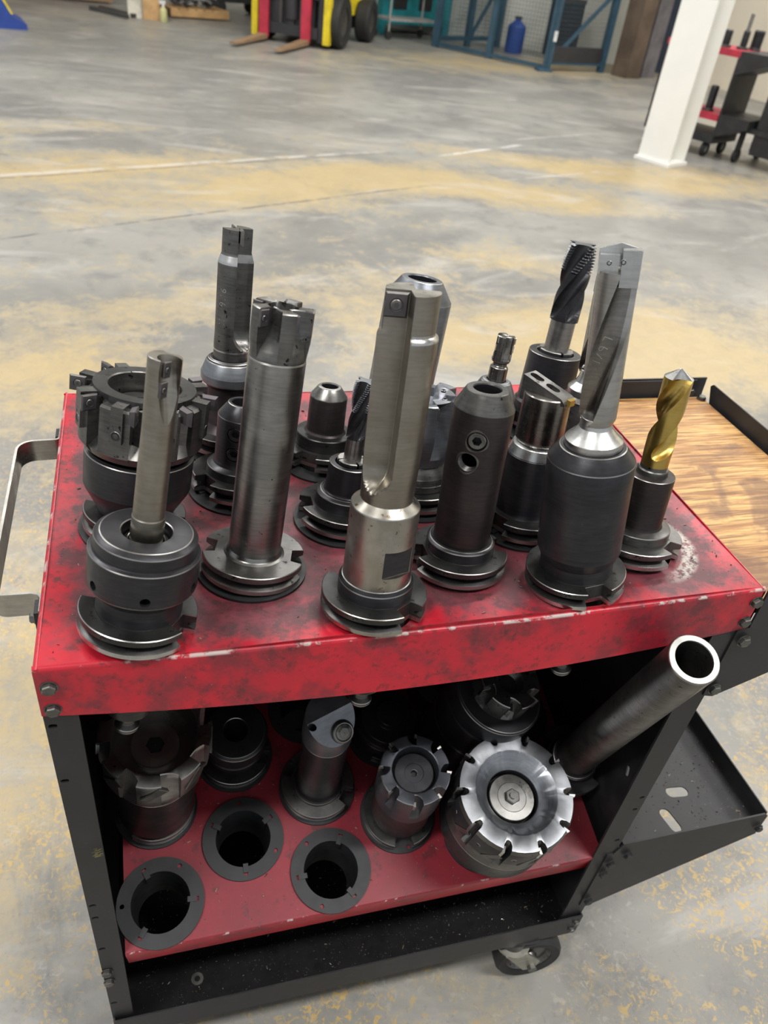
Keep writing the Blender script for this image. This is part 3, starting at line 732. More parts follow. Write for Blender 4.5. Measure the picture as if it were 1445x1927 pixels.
# 2 long insert drill in a silver side-lock adapter
x, y = .2908, .0424; F = facing(x, y)
t = holder('insert_drill', 'tall brownish insert drill with square insert in a silver adapter, centre of the front row', x, y, 7, 2.0)
flange(t, R(-57), edge='rusty'); turn(t, 'boss', [(.033, .021), (.0345, .0225), (.0345, .0345), (.0318, .0385), (.029, .0385)], 'oxide')
s_ = turn(t, 'adapter', [(.0295, .036), (.0312, .0385), (.0306, .112), (.0232, .1185), (.0225, .1185)], 'rusty')
cb = B(); a_ = F+R(38); e1 = Vector((cos(a_), sin(a_), 0)); e2 = Vector((-sin(a_), cos(a_), 0))
cb.box(-.0135, .0135, -.020, .020, 0, .03, 0, frameT(e1*.0272+Vector((0, 0, .066)), Vector((0, 0, 1)), -e2, e1)); s_.data.materials.append(M['oxide']); cut(s_, cb)
fl2 = B().box(-.013, .013, -.0142, .0142, 0, .0003, 0, frameT(e1*.02715+Vector((0, 0, .066)), Vector((0, 0, 1)), -e2, e1)).obj('clamping_flat', ['oxide'], t)
b = B(); ph = F-R(34)
sc_ = wedge(.0236, .0022, ph, 2, .022, .128)
def rr(a, z, t_):
    R0 = .0231+(.0243-.0231)*min(1, t_*4) if z < .262 else (.0238 if z < .2645 else .0214)
    base_ = sc_(a, z, t_); return min(R0, base_ if base_ < .0236 else R0)
helix(b, rr, .1180, .2965, 90, 144, mfun=lambda a, z, q: 1 if .2605 < z < .266 and ((a-F-R(10)) % (2*pi) < R(130)) else 0)
b.obj('drill_body', ['warm', 'bright', 'rusty'], t, 40)
ef = Vector((cos(F+R(8)), sin(F+R(8)), 0)); el = Vector((cos(F-R(82)), sin(F-R(82)), 0))
# wall that looks at the viewer carries the insert
wn = Vector((cos(ph+pi/4), sin(ph+pi/4), 0)); wl = Vector((cos(ph-pi/4), sin(ph-pi/4), 0))
face_insert(t, wl*.0128+wn*.0038+Vector((0, 0, .2855)), wn, wl, .0185, .0195, .0050, 'carbide', .0045)
face_insert(t, -wl*.0128-wn*.0038+Vector((0, 0, .2855)), -wn, -wl, .0185, .0195, .0050, 'carbide', .0045)
a_ = ph+R(80); screw(t, (cos(a_)*.0213, sin(a_)*.0213, .279), (cos(a_), sin(a_), 0), .0018, .6, 'set_screw', 'bolt')
# 3 spade drill in a big black holder
def spade(t, F, zb, zt, rb_, tw=R(-118), ph0=R(-58), cone=True):
    b = B(); zs = zb+.019
    lathe(b, [(.0005, zb-.004), (rb_-.001, zb-.004), (rb_, zb-.002), (rb_, zb+.0045), (rb_-.0075, zb+.0115), (.0150, zb+.0165), (.0138, zb+.022), (.0138, zb+.026), (.0005, zb+.026)], 64, .0004)
    b.obj('drill_collar', ['bright', 'edge'], t)
    s_ = two_flute(.0166, .0200, .0140, F+ph0, -tw, zs, zt, .06)
    def sec(a, z, q):
        r = s_(a, z, q); k = min(1, q/.06); return min(r, .0135+.0031*k)
    b = B(); helix(b, sec, zb+.018, zt-.016, 110, 180, tw=-tw, mfun=lambda a, z, q: 1 if sec(a, z, q) < (.0135+.0031*min(1, q/.06))*.965 else 0)
    b.obj('drill_body', ['silver', 'flute', 'silver'], t, 32.5+3)
    a_ = F+R(62)
    tip = B(); ev = Vector((cos(F+R(10)), sin(F+R(10)), 0)); eu = Vector((cos(F+R(100)), sin(F+R(100)), 0)); up = Vector((0, 0, 1))
    tt = frameT(up*(zt-.018), eu, up, eu.cross(up))
    # two clamping lugs with the blade between them
    tip.box(-.0162, -.0008, 0, .0150, -.0090, .0075, 0, tt); tip.box(.0012, .0160, -.010, .0190, -.0030, .0095, 0, tt); tip.box(.0012, .0162, 0, .0165, -.0100, -.0045, 0, tt)
    tip.obj('clamping_lug', ['bright', 'edge'], t, 30)
    bl = B(); P = [(-.0165, .004), (.0165, .004), (.0168, .018), (.010, .0196), (0, .0225), (-.010, .0196), (-.0168, .018)]; n = len(P)
    V = [(p[0], p[1], -.0042) for p in P]+[(p[0], p[1], -.0012) for p in P]
    bl.add(V, [tuple(range(n-1, -1, -1)), tuple(range(n, 2*n))]+[(i, (i+1) % n, n+(i+1) % n, n+i) for i in range(n)], 0, tt); bl.obj('blade', ['bright'], t)
    p_ = tt @ Vector((-.0085, .0085, .0077)); screw(t, p_, eu.cross(up), .0021, .6, 'clamp_screw', 'oxide')
    p_ = tt @ Vector((.0022, .010, .0096)); screw(t, p_, eu.cross(up), .0023, .6, 'clamp_screw', 'oxide')
x, y = .5023, .0461; F = facing(x, y)
t = holder('spade_drill', 'silver spade drill with long twisted flute in the stout matt black holder, front row', x, y, 7, -5.2)
flange(t, R(-88), edge='bright'); turn(t, 'holder_body', [(.034, .021), (.0355, .0225), (.0355, .036), (.0370, .0395), (.0402, .0480), (.0402, .120), (.0400, .1435), (.0300, .1565), (.0265, .1565)], 'oxide')
spade(t, F, .1585, .3290, .0262)
def scribble(t, strokes, r, ang, z0, sz, mat='engrave', lean=0):
    """characters scratched along the shaft: strokes in a unit box run upwards along z"""
    b = B(); w_ = .00022
    for st in strokes:
        for (p, q) in zip(st[:-1], st[1:]):
            V = []
            d = Vector((q[0]-p[0], q[1]-p[1])); 
            if d.length < 1e-6: continue
            nn = Vector((-d.y, d.x)).normalized()*w_/sz
            for (u, v) in ((p[0]+nn.x, p[1]+nn.y), (p[0]-nn.x, p[1]-nn.y), (q[0]-nn.x, q[1]-nn.y), (q[0]+nn.x, q[1]+nn.y)):
                a = ang+(-v*sz)/r+lean*u*sz/r; V.append((cos(a)*(r+.0002), sin(a)*(r+.0002), z0+u*sz))
            b.add(V, [(0, 1, 2, 3)])
    return b.obj('scratched_marks', [mat], t)
NINE = [(.5, .5), (.1, .55), (0, .8), (.25, 1), (.5, .85), (.5, .5), (.3, 0)]; ONE = [(0, 0), (0, 1)]; SL = [(0, 0), (.5, 1)]; SIX = [(.5, 1), (.1, .6), (0, .25), (.2, 0), (.45, .1), (.5, .3), (.25, .5), (.05, .4)]
def sh(st, dx): return [(p[0]+dx, p[1]) for p in st]
scribble(t, [sh(ONE, 0), sh(SL, .5), sh(NINE, 1.4), sh([(0, 1), (.5, 1), (.2, 0)], 2.6)], .0128, F+R(-12), .238, .0075, lean=.35)
# ------------------------------------------------------------------ second row
x, y = .1874, .1141; F = facing(x, y)
t = holder('shoulder_mill', 'long plain steel bar shank with a five-tooth black cutter head, second row at left', x, y, 7, 6.0)
flange(t, R(166), mat='dark')
turn(t, 'shank', [(.0300, .0215), (.0262, .0235), (.0248, .0275), (.0247, .2155), (.0240, .217)], 'steel')
b = gullets(5, .216, .2605, .0262, .0118, .62, .86, bore=.0108, depth=.012, ph=F+R(-48), rb=.0243, topin=.0125)
b.obj('cutter_head', ['dark', 'edge', 'flute'], t, 40)
for k in range(5):
    a_ = F+R(-48)+k*R(72); tang_insert(t, a_, .0272, .2525, .0095, .0145, .0035, 'carbide', .0026, 1)
screw(t, (0, 0, .2510), (0, 0, 1), .0085, .55, 'arbor_screw', 'oxide')
x, y = .3936, .0949; F = facing(x, y)
t = holder('end_mill_holder', 'tall empty black holder with worn conical nose, one screw and one open side hole', x, y, 7, 1.5)
flange(t, R(0)); turn(t, 'boss', [(.033, .021), (.0342, .0225), (.0342, .0335), (.0315, .0355), (.027, .0355)], 'oxide')
b = B(); lathe(b, [(.0278, .034), (.0281, .0365), (.0284, .1765), (.0195, .1930), (.0136, .1932), (.0130, .1920, 2), (.0130, .085, 2), (.0005, .085, 2)], 72, .0006)
bd = b.obj('holder_body', ['oxide_brown', 'dark', 'oxide'], t)
# the worn nose is bare metal
for p in bd.data.polygons:
    if p.center.z > .1765 and p.center.xy.length > .0131: p.material_index = 1
cb = B(); a1 = F-R(1); a2 = F-R(13)
d1 = Vector((cos(a1), sin(a1), 0)); d2 = Vector((cos(a2), sin(a2), 0))
cb.cyl(.0093, .008, .035, 32, 0, dirT((0, 0, .1515), d1)); cb.cyl(.0093, .008, .035, 32, 0, dirT((0, 0, .1290), d2)); cut(bd, cb)
s_ = screw(t, d1*.0272+Vector((0, 0, .1515)), d1, .0088, .52, 'side_lock_screw', 'dark', .006)
b = B(); T_ = dirT(d2*.0165+Vector((0, 0, .1290)), d2)
for k in range(7): lathe(b, [(.0092, .0002+k*.0014), (.0085, .0008+k*.0014), (.0092, .0014+k*.0014)], 32, 0, 0, 0, T_)
b.obj('screw_thread', ['dark'], t)
for (d, z) in ((d1, .1515), (d2, .1290)):
    a0 = atan2(d.y, d.x); b = B(); V = []; n = 40
    for i in range(n):
        q = 2*pi*i/n
        for rr_ in (.0096, .0108+.0008*sin(3*q+z*99)):
            u = rr_*cos(q); v = rr_*sin(q); a = a0+u/.0284; V.append((cos(a)*.02855, sin(a)*.02855, z+v))
    b.add(V, [(2*i, 2*i+1, (2*i+3) % (2*n), (2*i+2) % (2*n)) for i in range(n)]); b.obj('worn_patch', ['dark'], t)
x, y = .5931, .0903; F = facing(x, y)
t = holder('twist_drill', 'gold coated two-flute drill in a collet holder beside the wooden side tray', x, y, 7, .3)
flange(t, R(-56), mat='dark', edge='bright'); turn(t, 'boss', [(.034, .021), (.0346, .0225), (.0342, .0325), (.029, .0345), (.023, .0350)], 'dark')
turn(t, 'holder_body', [(.0255, .0345), (.0238, .037), (.0240, .0925), (.0158, .0935), (.0156, .085)], 'oxide_brown')
turn(t, 'collet', [(.0156, .085), (.0156, .0985), (.0146, .0998), (.0136, .0998)], 'dark')
b = B(); sg = two_flute(.0139, .0163, .0112, F+R(2), R(205), .103, .196, .16)
def gsec(a, z, q):
    r = sg(a, z, max(0, (z-.112)/(.196-.112))) if z > .112 else .0137
    return min(r, .0137+.0005*min(1, max(0, (z-.11)*60)))
GT = R(205)*(.196-.094)/(.196-.112)
def gtip(a, z, q):
    k = (z-.196)/(.2055-.196); return gsec(a, .196, 1)*(1-k*.985)
helix(b, gsec, .094, .196, 120, 144, tw=GT, mfun=lambda a, z, q: 1 if z < .1035 else 0, cap=False)
b.obj('drill_body', ['gold', 'dark', 'bright'], t, 45)
b = B(); helix(b, gtip, .196, .2052, 14, 120, mi=2, mfun=lambda a, z, q: 2); b.obj('drill_point', ['bright', 'bright', 'bright'], t, 45)
# ------------------------------------------------------------------ third row
x, y = .0786, .1896; F = facing(x, y)
t = holder('face_mill', 'wide black face mill with clamped inserts around an open bore, behind the ringed chuck', x, y, 7, 8.1)
flange(t, R(150)); turn(t, 'arbor', [(.034, .021), (.0378, .0285), (.0490, .0490), (.0505, .0530), (.0508, .0870), (.0470, .0885)], 'oxide')
n = 8
def fm(t, n, z0, z1, r, rin, ph, bore, top, mat='dark'):
    b = B(); cols = []; per = 2*pi/n
    for k in range(n):
        a0 = ph+k*per
        for (fr, g_) in ((0, 1), (.10, 1), (.22, 1), (.34, 1), (.34, 0), (.5, 0), (.66, 0), (.82, 0), (1.0, 0)): cols.append((a0+per*fr, g_, fr))
    def prof(i, a):
        _, g_, fr = cols[i]; ri = rin+(r-rin)*min(1, fr/.34)**1.5*.6 if g_ else r
        zb = z0+.008
        return [(r*.90, z0), (r if not g_ else r*.97, zb), (ri, zb+(.010 if g_ else .001)), (ri, z1-.002), (ri-.002, z1), (top+.001, z1+.001), (top, z1+.006), (bore+.001, z1+.006), (bore, z1+.005), (bore, z1-.018), (.0006, z1-.018)]
    polar(b, [c[0] for c in cols], prof, [0, 0, 0, 0, 1, 1, 1, 0, 0, 0]); return b
fm(t, n, .0935, .1475, .0568, .0440, F+R(-60), .0328, .0460).obj('cutter_body', ['dark', 'flange'], t, 30)
turn(t, 'arbor_screw', [(.0005, .1295), (.0290, .1295), (.0290, .1340), (.0265, .1355), (.0135, .1355), (.0135, .1345), (.0125, .1345), (.0125, .1330), (.0005, .1330)], 'dark')
for k in range(n):
    a_ = F+R(-60)+k*pi/4; tang_insert(t, a_+R(.5), .0660, .1455, .0150, .0150, .0060, 'carbide', .0034, 1)
    er = Vector((cos(a_-R(11)), sin(a_-R(11)), 0)); et = Vector((-sin(a_-R(11)), cos(a_-R(11)), 0))
    b = B().box(-.0075, .0075, -.0055, .0055, -.017, .0175, 0, frameT(er*.0530+Vector((0, 0, .134)), er, et, (0, 0, 1)))
    b.obj('insert_cartridge', ['dark'], t)
    screw(t, er*.0608+Vector((0, 0, .1245)), er, .0048, .55, 'wedge_screw', 'oxide', .0015)
    er = Vector((cos(a_-R(24)), sin(a_-R(24)), 0)); screw(t, er*.0565+Vector((0, 0, .110)), er, .0046, .5, 'wedge_screw', 'oxide', .002)
def collet_mill(t, F, zc, rb_, rc, rs, zs0, rc_, zt, rough, phi, low, tw=R(150), n=4, body='oxide', cut_='oxide', boss=.0325):
    flange(t, phi)
    if boss: turn(t, 'boss', [(.034, .021), (boss+.0005, .0225), (boss, .035), (boss-.004, .0375), (rb_, .0378)], body)
    turn(t, 'holder_body', [(rb_+.003, .036), (rb_, .039), (rb_-.001, zc), (rc+.0015, zc+.0006), (rc+.001, zc-.006)], body)
    b = B(); sl = []; cols = []
    for k in range(4):
        for f_, s_ in ((.0, 0), (.3, 0), (.6, 0), (.90, 0), (.90, 1), (1.0, 1)): cols.append((F+R(30)+(k+f_)*pi/2, s_))
    polar(b, [c[0] for c in cols], lambda i, a: [(rc*(.62 if cols[i][1] else 1), zc-.006), (rc*(.62 if cols[i][1] else 1), zc+.0035), (rc*.62 if cols[i][1] else rc-.0008, zc+.0045), (rs, zc+.0045)], [0, 1, 1])
    b.obj('collet', ['oxide', 'edge'], t)
    turn(t, 'shank', [(.0005, zc-.004), (rs, zc-.004), (rs, zs0), (rc_-.001, zs0+.001)], 'steel')
    s_ = two_flute(rc_, rc_*1.06, rc_*.53, F+R(20), tw, zs0, zt, .18, n)
    def sec(a, z, q):
        r = s_(a, z, q); z_r = zt-(zt-zs0)*rough
        if z > z_r and r > rc_*.78:
            ph_ = (z/max(.0022, rc_*.20)+a*.5) % 1; r = r*(1.07-.22*abs(2*ph_-1))
        return r
    b = B(); nz = 220
    helix(b, sec, zs0, zt, nz, 128, tw=tw, mfun=lambda a, z, q: 1 if (1-q) < rough and sec(a, z, q) > rc_*.86 else 0); b.obj('flutes', [cut_, 'grey' if cut_ == 'oxide' else cut_, 'grey'], t, 28)
x, y = .2946, .1902; F = facing(x, y)
t = holder('roughing_end_mill', 'small black roughing end mill with serrated tip, left of the tall brownish insert drill', x, y, 7, 5.5)
collet_mill(t, F, .070, .0243, .0160, .0094, .0985, .0104, .1610, .52, R(178), True)
x, y = .4911, .1551; F = facing(x, y)
t = holder('boring_head', 'polished dark boring head with a slanted two-slot cartridge on top, on a black holder', x, y, 7, 1.3)
flange(t, R(205)); turn(t, 'holder_body', [(.034, .021), (.0316, .0240), (.0312, .028), (.0306, .0905), (.0262, .1010), (.0215, .1035), (.0200, .1035)], 'oxide')
nd = turn(t, 'nose', [(.0308, .0900), (.0262, .1012), (.0218, .1036), (.018, .1036)], 'bright', 'bright')
hd = turn(t, 'head', [(.018, .100), (.0225, .1035), (.0256, .1080), (.0246, .1560), (.0236, .1572), (.0005, .1572)], 'flute')
eu = Vector((cos(F+R(62)), sin(F+R(62)), 0)); ev = Vector((-eu.y, eu.x, 0))
Tb = frameT(Vector((0, 0, .1585)), eu, ev, (0, 0, 1))
b = B(); P = [(-.0265, .0125), (.0215, .0010), (.0265, -.0035), (.0265, -.0060), (.0200, -.0060), (.0200, -.014), (-.0265, -.014)]; n = len(P)
V = [(p[0], -.0105, p[1]) for p in P]+[(p[0], .0105, p[1]) for p in P]
b.add(V, [tuple(range(n)), tuple(range(2*n-1, n-1, -1))]+[(i, n+i, n+(i+1) % n, (i+1) % n) for i in range(n)], 0, Tb)
br = b.obj('cartridge', ['dark', 'edge'], t, 20, True)
sl = Vector((.048, 0, -.0115)).normalized(); nn_ = Vector((0.2396, 0, .9709))
for cx_ in (-.0165, .0040):
    zz = .0125-(cx_+.0265)*.2396; c0 = Tb @ Vector((cx_, 0, zz)); xd = (Tb.to_3x3() @ Vector((.9709, 0, -.2396))); zd = Tb.to_3x3() @ nn_; yd = zd.cross(xd)
    cb = B(); pts_ = slot(0, 0, .0165, .0095); m = len(pts_); Ts = frameT(c0, xd, yd, zd)
    cb.add([(p[0], p[1], -.006) for p in pts_]+[(p[0], p[1], .004) for p in pts_], [tuple(range(m-1, -1, -1)), tuple(range(m, 2*m))]+[(i, (i+1) % m, m+(i+1) % m, m+i) for i in range(m)], 0, Ts); cut(br, cb)
    sc2 = screw(t, Ts @ Vector((0, 0, -.0042)), zd, .0042, .5, 'cartridge_screw', 'dark', .0018)
insert(t, frameT(Tb @ Vector((.0270, 0, -.0030)), -ev, (0, 0, 1), Vector((-ev).cross(Vector((0, 0, 1))))), .0110, .0080, .0045, 'gold', None)
# ------------------------------------------------------------------ fourth row
def side_lock(t, F, phi, zt, rb_, rn, rbore, cone, screws, mat='oxide', flr=.0334, fz=.031, nose=False):
    flange(t, phi); turn(t, 'boss', [(.033, .021), (flr+.0004, .0225), (flr, fz), (flr-.004, fz+.003), (rb_+.001, fz+.004)], mat)
    b = B(); lathe(b, [(rb_+.003, fz+.002), (rb_, fz+.007), (rb_, zt-cone), (rn, zt), (rbore+.0006, zt+.0001), (rbore, zt-.001, 2), (rbore, zt-.06, 2), (.0005, zt-.06, 2)], 64, .0006)
    bd = b.obj('holder_body', [mat, 'edge', 'oxide'], t)
    if nose:
        for p in bd.data.polygons:
            if p.center.z > zt-cone and p.center.xy.length > rbore+.0001: p.material_index = 1
    if screws:
        cb = B()
        for (a_, z, r) in screws: d = Vector((cos(a_), sin(a_), 0)); cb.cyl(r*1.06, rbore*.5, rb_+.01, 32, 0, dirT((0, 0, z), d))
        cut(bd, cb)
        for (a_, z, r) in screws: d = Vector((cos(a_), sin(a_), 0)); screw(t, d*(rb_-.0012)+Vector((0, 0, z)), d, r, .56, 'side_lock_screw', 'oxide', r*.6)
    return bd
x, y = .1875, .2572; F = facing(x, y)
t = holder('end_mill_holder', 'short black holder with two large socket screws, half hidden behind the plain bar shank', x, y, 7, 5.5)
side_lock(t, F, R(213), .1025, .0260, .0160, .0124, .014, [(F-R(16), .0740, .0080), (F-R(16), .0515, .0080)])
x, y = .39, .225; F = facing(x, y)
t = holder('shell_mill', 'blue-grey coated shell mill with curved teeth, behind the tall brown drill', x, y, 7, .1)
flange(t, R(180)); turn(t, 'arbor', [(.033, .021), (.0362, .0225), (.0362, .030), (.0352, .0305), (.0346, .038), (.030, .045), (.026, .052)], 'dark')
b = gullets(5, .050, .127, .0400, .0200, .55, .85, bore=.011, depth=.02, ph=F+R(20), rb=.0300, topin=.030, steps=8); b.obj('cutter_head', ['grey', 'bright', 'grey'], t, 40)
for k in range(5):
    a_ = F+R(20)+k*R(72); tang_insert(t, a_+R(70), .0395, .118, .010, .013, .0045, 'carbide', .003, 1)
    a2 = a_+R(40); screw(t, (cos(a2)*.022, sin(a2)*.022, .1272), (0, 0, 1), .0028, .6, 'coolant_plug', 'black')
x, y = .59, .23; F = facing(x, y)
t = holder('spade_drill', 'silver twisted spade drill standing directly behind the front one, mostly hidden', x, y, 7, -1.0)
flange(t, R(0)); turn(t, 'holder_body', [(.034, .021), (.0355, .0225), (.0320, .030), (.0300, .040), (.0296, .108), (.0255, .1120), (.024, .1125)], 'dark')
spade(t, F, .1150, .2440, .0250)
# ------------------------------------------------------------------ fifth and sixth rows
x, y = .2954, .3102; F = facing(x, y)
t = holder('end_mill_holder', 'small empty holder with pitted sloping nose standing on its wide bare steel disc', x, y, 7, 3.8)
flange(t, R(-127), z1=.020, mat='dark'); turn(t, 'boss', [(.033, .019), (.0338, .0205), (.0338, .0345), (.0330, .0355), (.0240, .0362)], 'flange')
b = B(); lathe(b, [(.0250, .0358), (.0222, .0385), (.0216, .0800), (.0132, .0915), (.0100, .0917), (.0095, .0905, 2), (.0095, .04, 2), (.0005, .04, 2)], 64, .0006)
o = b.obj('holder_body', ['oxide_brown', 'steel', 'oxide'], t)
for p in o.data.polygons:
    if p.center.z > .0800 and p.center.xy.length > .0096: p.material_index = 1
x, y = .49, .29; F = facing(x, y)
t = holder('indexable_end_mill', 'slender cutter stacked with small silver inserts above a grey cone, back row near the middle', x, y, 7, 4.4)
flange(t, R(20)); turn(t, 'holder_body', [(.034, .021), (.0325, .0240), (.0290, .030), (.0265, .0450), (.0262, .088), (.0185, .1035), (.0155, .1050), (.0120, .1050)], 'grey')
turn(t, 'shank', [(.0110, .100), (.0108, .121), (.0085, .1225), (.0082, .126), (.0108, .1275), (.0104, .133)], 'flute')
b = gullets(3, .128, .1585, .0112, .0062, .5, .95, ph=F, topin=.002); b.obj('cutter_head', ['flute', 'edge', 'flute'], t, 40)
for k in range(3):
    for j in range(3): tang_insert(t, F+k*R(120)+R(58)+j*R(9), .0122, .1350+j*.0095, .0060, .0078, .0026, 'bright', .0014, 1, name='insert')
x, y = .39, .345; F = facing(x, y)
t = holder('end_mill_holder', 'wide empty grey holder with open bore, mostly hidden by the tall brownish insert drill', x, y, 7, 6.2)
side_lock(t, F, R(90), .2010, .0392, .0240, .0168, .022, None, 'grey', .0395, .030)
x, y = .185, .345; F = facing(x, y)
t = holder('insert_drill', 'tall slim dark insert drill with straight flute and scratched numbers, back row at left', x, y, 7, 4.1)
flange(t, R(100)); turn(t, 'holder_body', [(.034, .021), (.0300, .026), (.0262, .031), (.0254, .0740), (.0320, .0800), (.0325, .0890), (.0270, .1030), (.0250, .1060), (.0200, .1065)], 'oxide_brown')
o = turn(t, 'collar', [(.0250, .0745), (.0324, .0800), (.0326, .0890), (.0272, .1035), (.0225, .1068)], 'grey')
b = B(); ph = F+R(52); sc3 = wedge(.0196, .0012, ph, 2, .020, .118, R(52))
def rr2(a, z, t_):
    R0 = .0196 if z < .2125 else (.0196-(z-.2125)*.35 if z < .2205 else .0161)
    q = sc3(a, z, t_); return min(R0, q)
helix(b, rr2, .1055, .2470, 80, 144, mfun=lambda a, z, q: 1 if (.1165 < z < .1185) or (.2125 < z < .2205) else 0); b.obj('drill_body', ['dark', 'bright', 'dark'], t, 40)
for s_ in (1, -1):
    wn = Vector((cos(ph+pi/4), sin(ph+pi/4), 0))*s_; wl = Vector((cos(ph-pi/4), sin(ph-pi/4), 0))*s_
    face_insert(t, wl*.0085+wn*.0028+Vector((0, 0, .2400)), wn, wl, .0140, .0160, .0042, 'flute', .003)
d = Vector((cos(F-R(10)), sin(F-R(10)), 0)); screw(t, d*.0160+Vector((0, 0, .233)), d, .0016, .6, 'set_screw', 'oxide')
scribble(t, [sh(ONE, 0), sh(ONE, .6), sh(NINE, 2.6), sh(SL, 3.6), sh(SIX, 4.6)], .0196, F-R(28), .1480, .0075)
x, y = .595, .35; F = facing(x, y)
t = holder('roughing_end_mill', 'large charcoal four-flute roughing end mill in a wide collet holder, back right corner', x, y, 7, 4.0)
collet_mill(t, F, .1020, .0345, .0222, .0156, .1440, .0178, .2360, .36, R(20), True, R(165), 4, 'oxide', 'oxide', .036)

# ------------------------------------------------------------------ lower tier
def lholder(name, label, i, b, dx=0, dy=0): return holder(name, label, LOW[i][0]+dx, LOW[i][1]+dy, 0, b, low=True)
def lf(x, y): p = SH @ Vector((x, y, 0)); return facing(p.x, p.y)
t = lholder('shell_mill', 'large dark cutter with ragged slanted teeth and hex bolt, beside the left post below', 3, 2.5); F = lf(*LOW[3])
flange(t, R(215), mat='dark', z0=.004, z1=.024, knob=-.10)
turn(t, 'arbor', [(.034, .023), (.0478, .030), (.0480, .150), (.044, .153)], 'oxide_brown')
b = gullets(8, .155, .246, .0600, .0470, .45, .70, bore=.0440, depth=.040, ph=F, rb=.0490, topin=.0455, steps=8)
b.obj('cutter_head', ['steel', 'edge', 'dark'], t, 40)
turn(t, 'arbor_bolt', [(.0005, .200), (.0265, .200), (.0265, .2130), (.0255, .2140), (.0150, .2142)], 'silver')
b = B(); nn = 48; polar(b, [2*pi*i/nn for i in range(nn)], lambda i, a: [(.0005, .2110), (hexr(a, .0102), .2110), (hexr(a, .0102), .2141), (.0150, .2142)], [1, 1, 0]); b.obj('hex_socket', ['silver', 'black'], t)
for k in range(8):
    a_ = F+k*pi/4; er = Vector((cos(a_+R(38)), sin(a_+R(38)), 0)); et = Vector((-er.y, er.x, 0)); zz = (Vector((0, 0, 1))*.8+et*.6).normalized()
    insert(t, frameT(er*.0590+Vector((0, 0, .226)), er.cross(zz), zz, er), .013, .034, .0045, 'dark', None, 'blade')
t = lholder('indexable_end_mill', 'dark shank with light grey slanted nose and round screwed insert, middle of the lower shelf', 4, -2.5); F = lf(*LOW[4])
flange(t, R(-35), z0=.004, z1=.022, knob=-.10, mat='dark')
o = turn(t, 'shank', [(.034, .021), (.0335, .027), (.0310, .0285), (.0290, .0340), (.0285, .165), (.0300, .190), (.0270, .192)], 'oxide')
b = B(); lathe(b, [(.0280, .189), (.0302, .191), (.0300, .2100), (.0290, .2450), (.0005, .2450)], 64, .0005); o = b.obj('cutter_nose', ['grey', 'bright'], t)
cb = B(); e1 = Vector((cos(F+R(35)), sin(F+R(35)), 0)); e2 = Vector((-e1.y, e1.x, 0)); nz_ = (e1*.62+Vector((0, 0, .78))).normalized()
cb.box(-.06, .06, -.06, .06, 0, .06, 0, frameT(e1*.0130+Vector((0, 0, .2330)), e2.cross(nz_)*-1, e2, nz_))
hd_ = Vector((cos(F-R(50)), sin(F-R(50)), 0)); cb2 = B(); cb2.cyl(.0042, -.03, .02, 24, 0, dirT(hd_*.0200+Vector((0, 0, .232)), (hd_*.5+Vector((0, 0, 1))))); o.data.materials.append(M['bright']); cut(o, cb); cut(o, cb2)
ct = e1*.0185+e2*.0065+Vector((0, 0, .2285)); T_ = frameT(ct, e2.cross(nz_)*-1, e2, nz_)
b = B(); lathe(b, [(.0005, 0), (.0135, 0), (.0140, .0010), (.0125, .0052), (.0108, .0060), (.0098, .0052), (.0090, .0040)], 40, .0003, 0, 1, T_); ins = b.obj('round_insert', ['dark', 'edge'], t)
b = B(); polar(b, [2*pi*i/48 for i in range(48)], lambda i, a: [(.0005, .0072), (hexr(a, .0062), .0072), (hexr(a, .0066), .0064), (.0092, .0050), (.0098, .0040)], [0, 1, 0, 0], 0, T_); b.obj('insert_screw', ['bolt', 'edge'], ins)
t = lholder('shell_mill', 'smaller black eight-notch milling cutter with deep round bore, right of the slanted-nose cutter', 5, -3.75); F = lf(*LOW[5])
flange(t, R(-95), z0=.004, z1=.022, knob=-.10, edge='edge')
turn(t, 'arbor', [(.034, .021), (.0385, .027), (.0395, .034), (.0395, .098), (.0410, .101), (.0400, .104)], 'oxide_brown')
b = gullets(8, .104, .177, .0430, .0310, .36, .62, bore=.0265, depth=.022, ph=F+R(10), rb=.0425, topin=.0285, steps=8); b.obj('cutter_head', ['greyd', 'edge', 'oxide'], t, 40)
turn(t, 'arbor_bolt', [(.0005, .1555), (.0245, .1555), (.0245, .1640), (.0235, .1650), (.0120, .1650), (.0115, .1640), (.0040, .1640), (.0035, .158), (.0005, .158)], 'oxide')
for k in range(8):
    a_ = F+R(10)+k*pi/4; tang_insert(t, a_, .0445, .1700, .0060, .0130, .0035, 'steel', .002, 1)
    er = Vector((cos(a_+R(26)), sin(a_+R(26)), 0)); screw(t, er*.0428+Vector((0, 0, .145)), er, .0030, .5, 'wedge_screw', 'oxide', .001)
t = lholder('face_mill', 'largest cutter on the lower shelf, polished dish face with a nut in its bore', 6, -.5); F = lf(*LOW[6])
flange(t, R(30), z0=.004, z1=.022, knob=-.10, edge='bright')
turn(t, 'arbor', [(.034, .021), (.046, .026), (.052, .040), (.0715, .062), (.0735, .068), (.0735, .105), (.070, .108)], 'oxide')
n = 10; b = B(); cols = []
for k in range(n):
    a0 = F+R(5)+k*2*pi/n
    for (fr, g_) in ((0, .5), (.03, .9), (.10, 1), (.18, .9), (.23, .45), (.23, 0), (.4, 0), (.6, 0), (.8, 0), (1, 0)): cols.append((a0+fr*2*pi/n, g_))
def bigp(i, a):
    g_ = cols[i][1]; ro = .0735-.0115*g_
    return [(.070, .104), (.0735, .106), (.0735, .120), (ro+(.001 if g_ else 0), .130), (ro, .1675), (ro-.0025, .1735), (.0520, .1740), (.0510, .1735), (.0330, .1560), (.0325, .1550), (.0322, .135), (.0006, .135)]
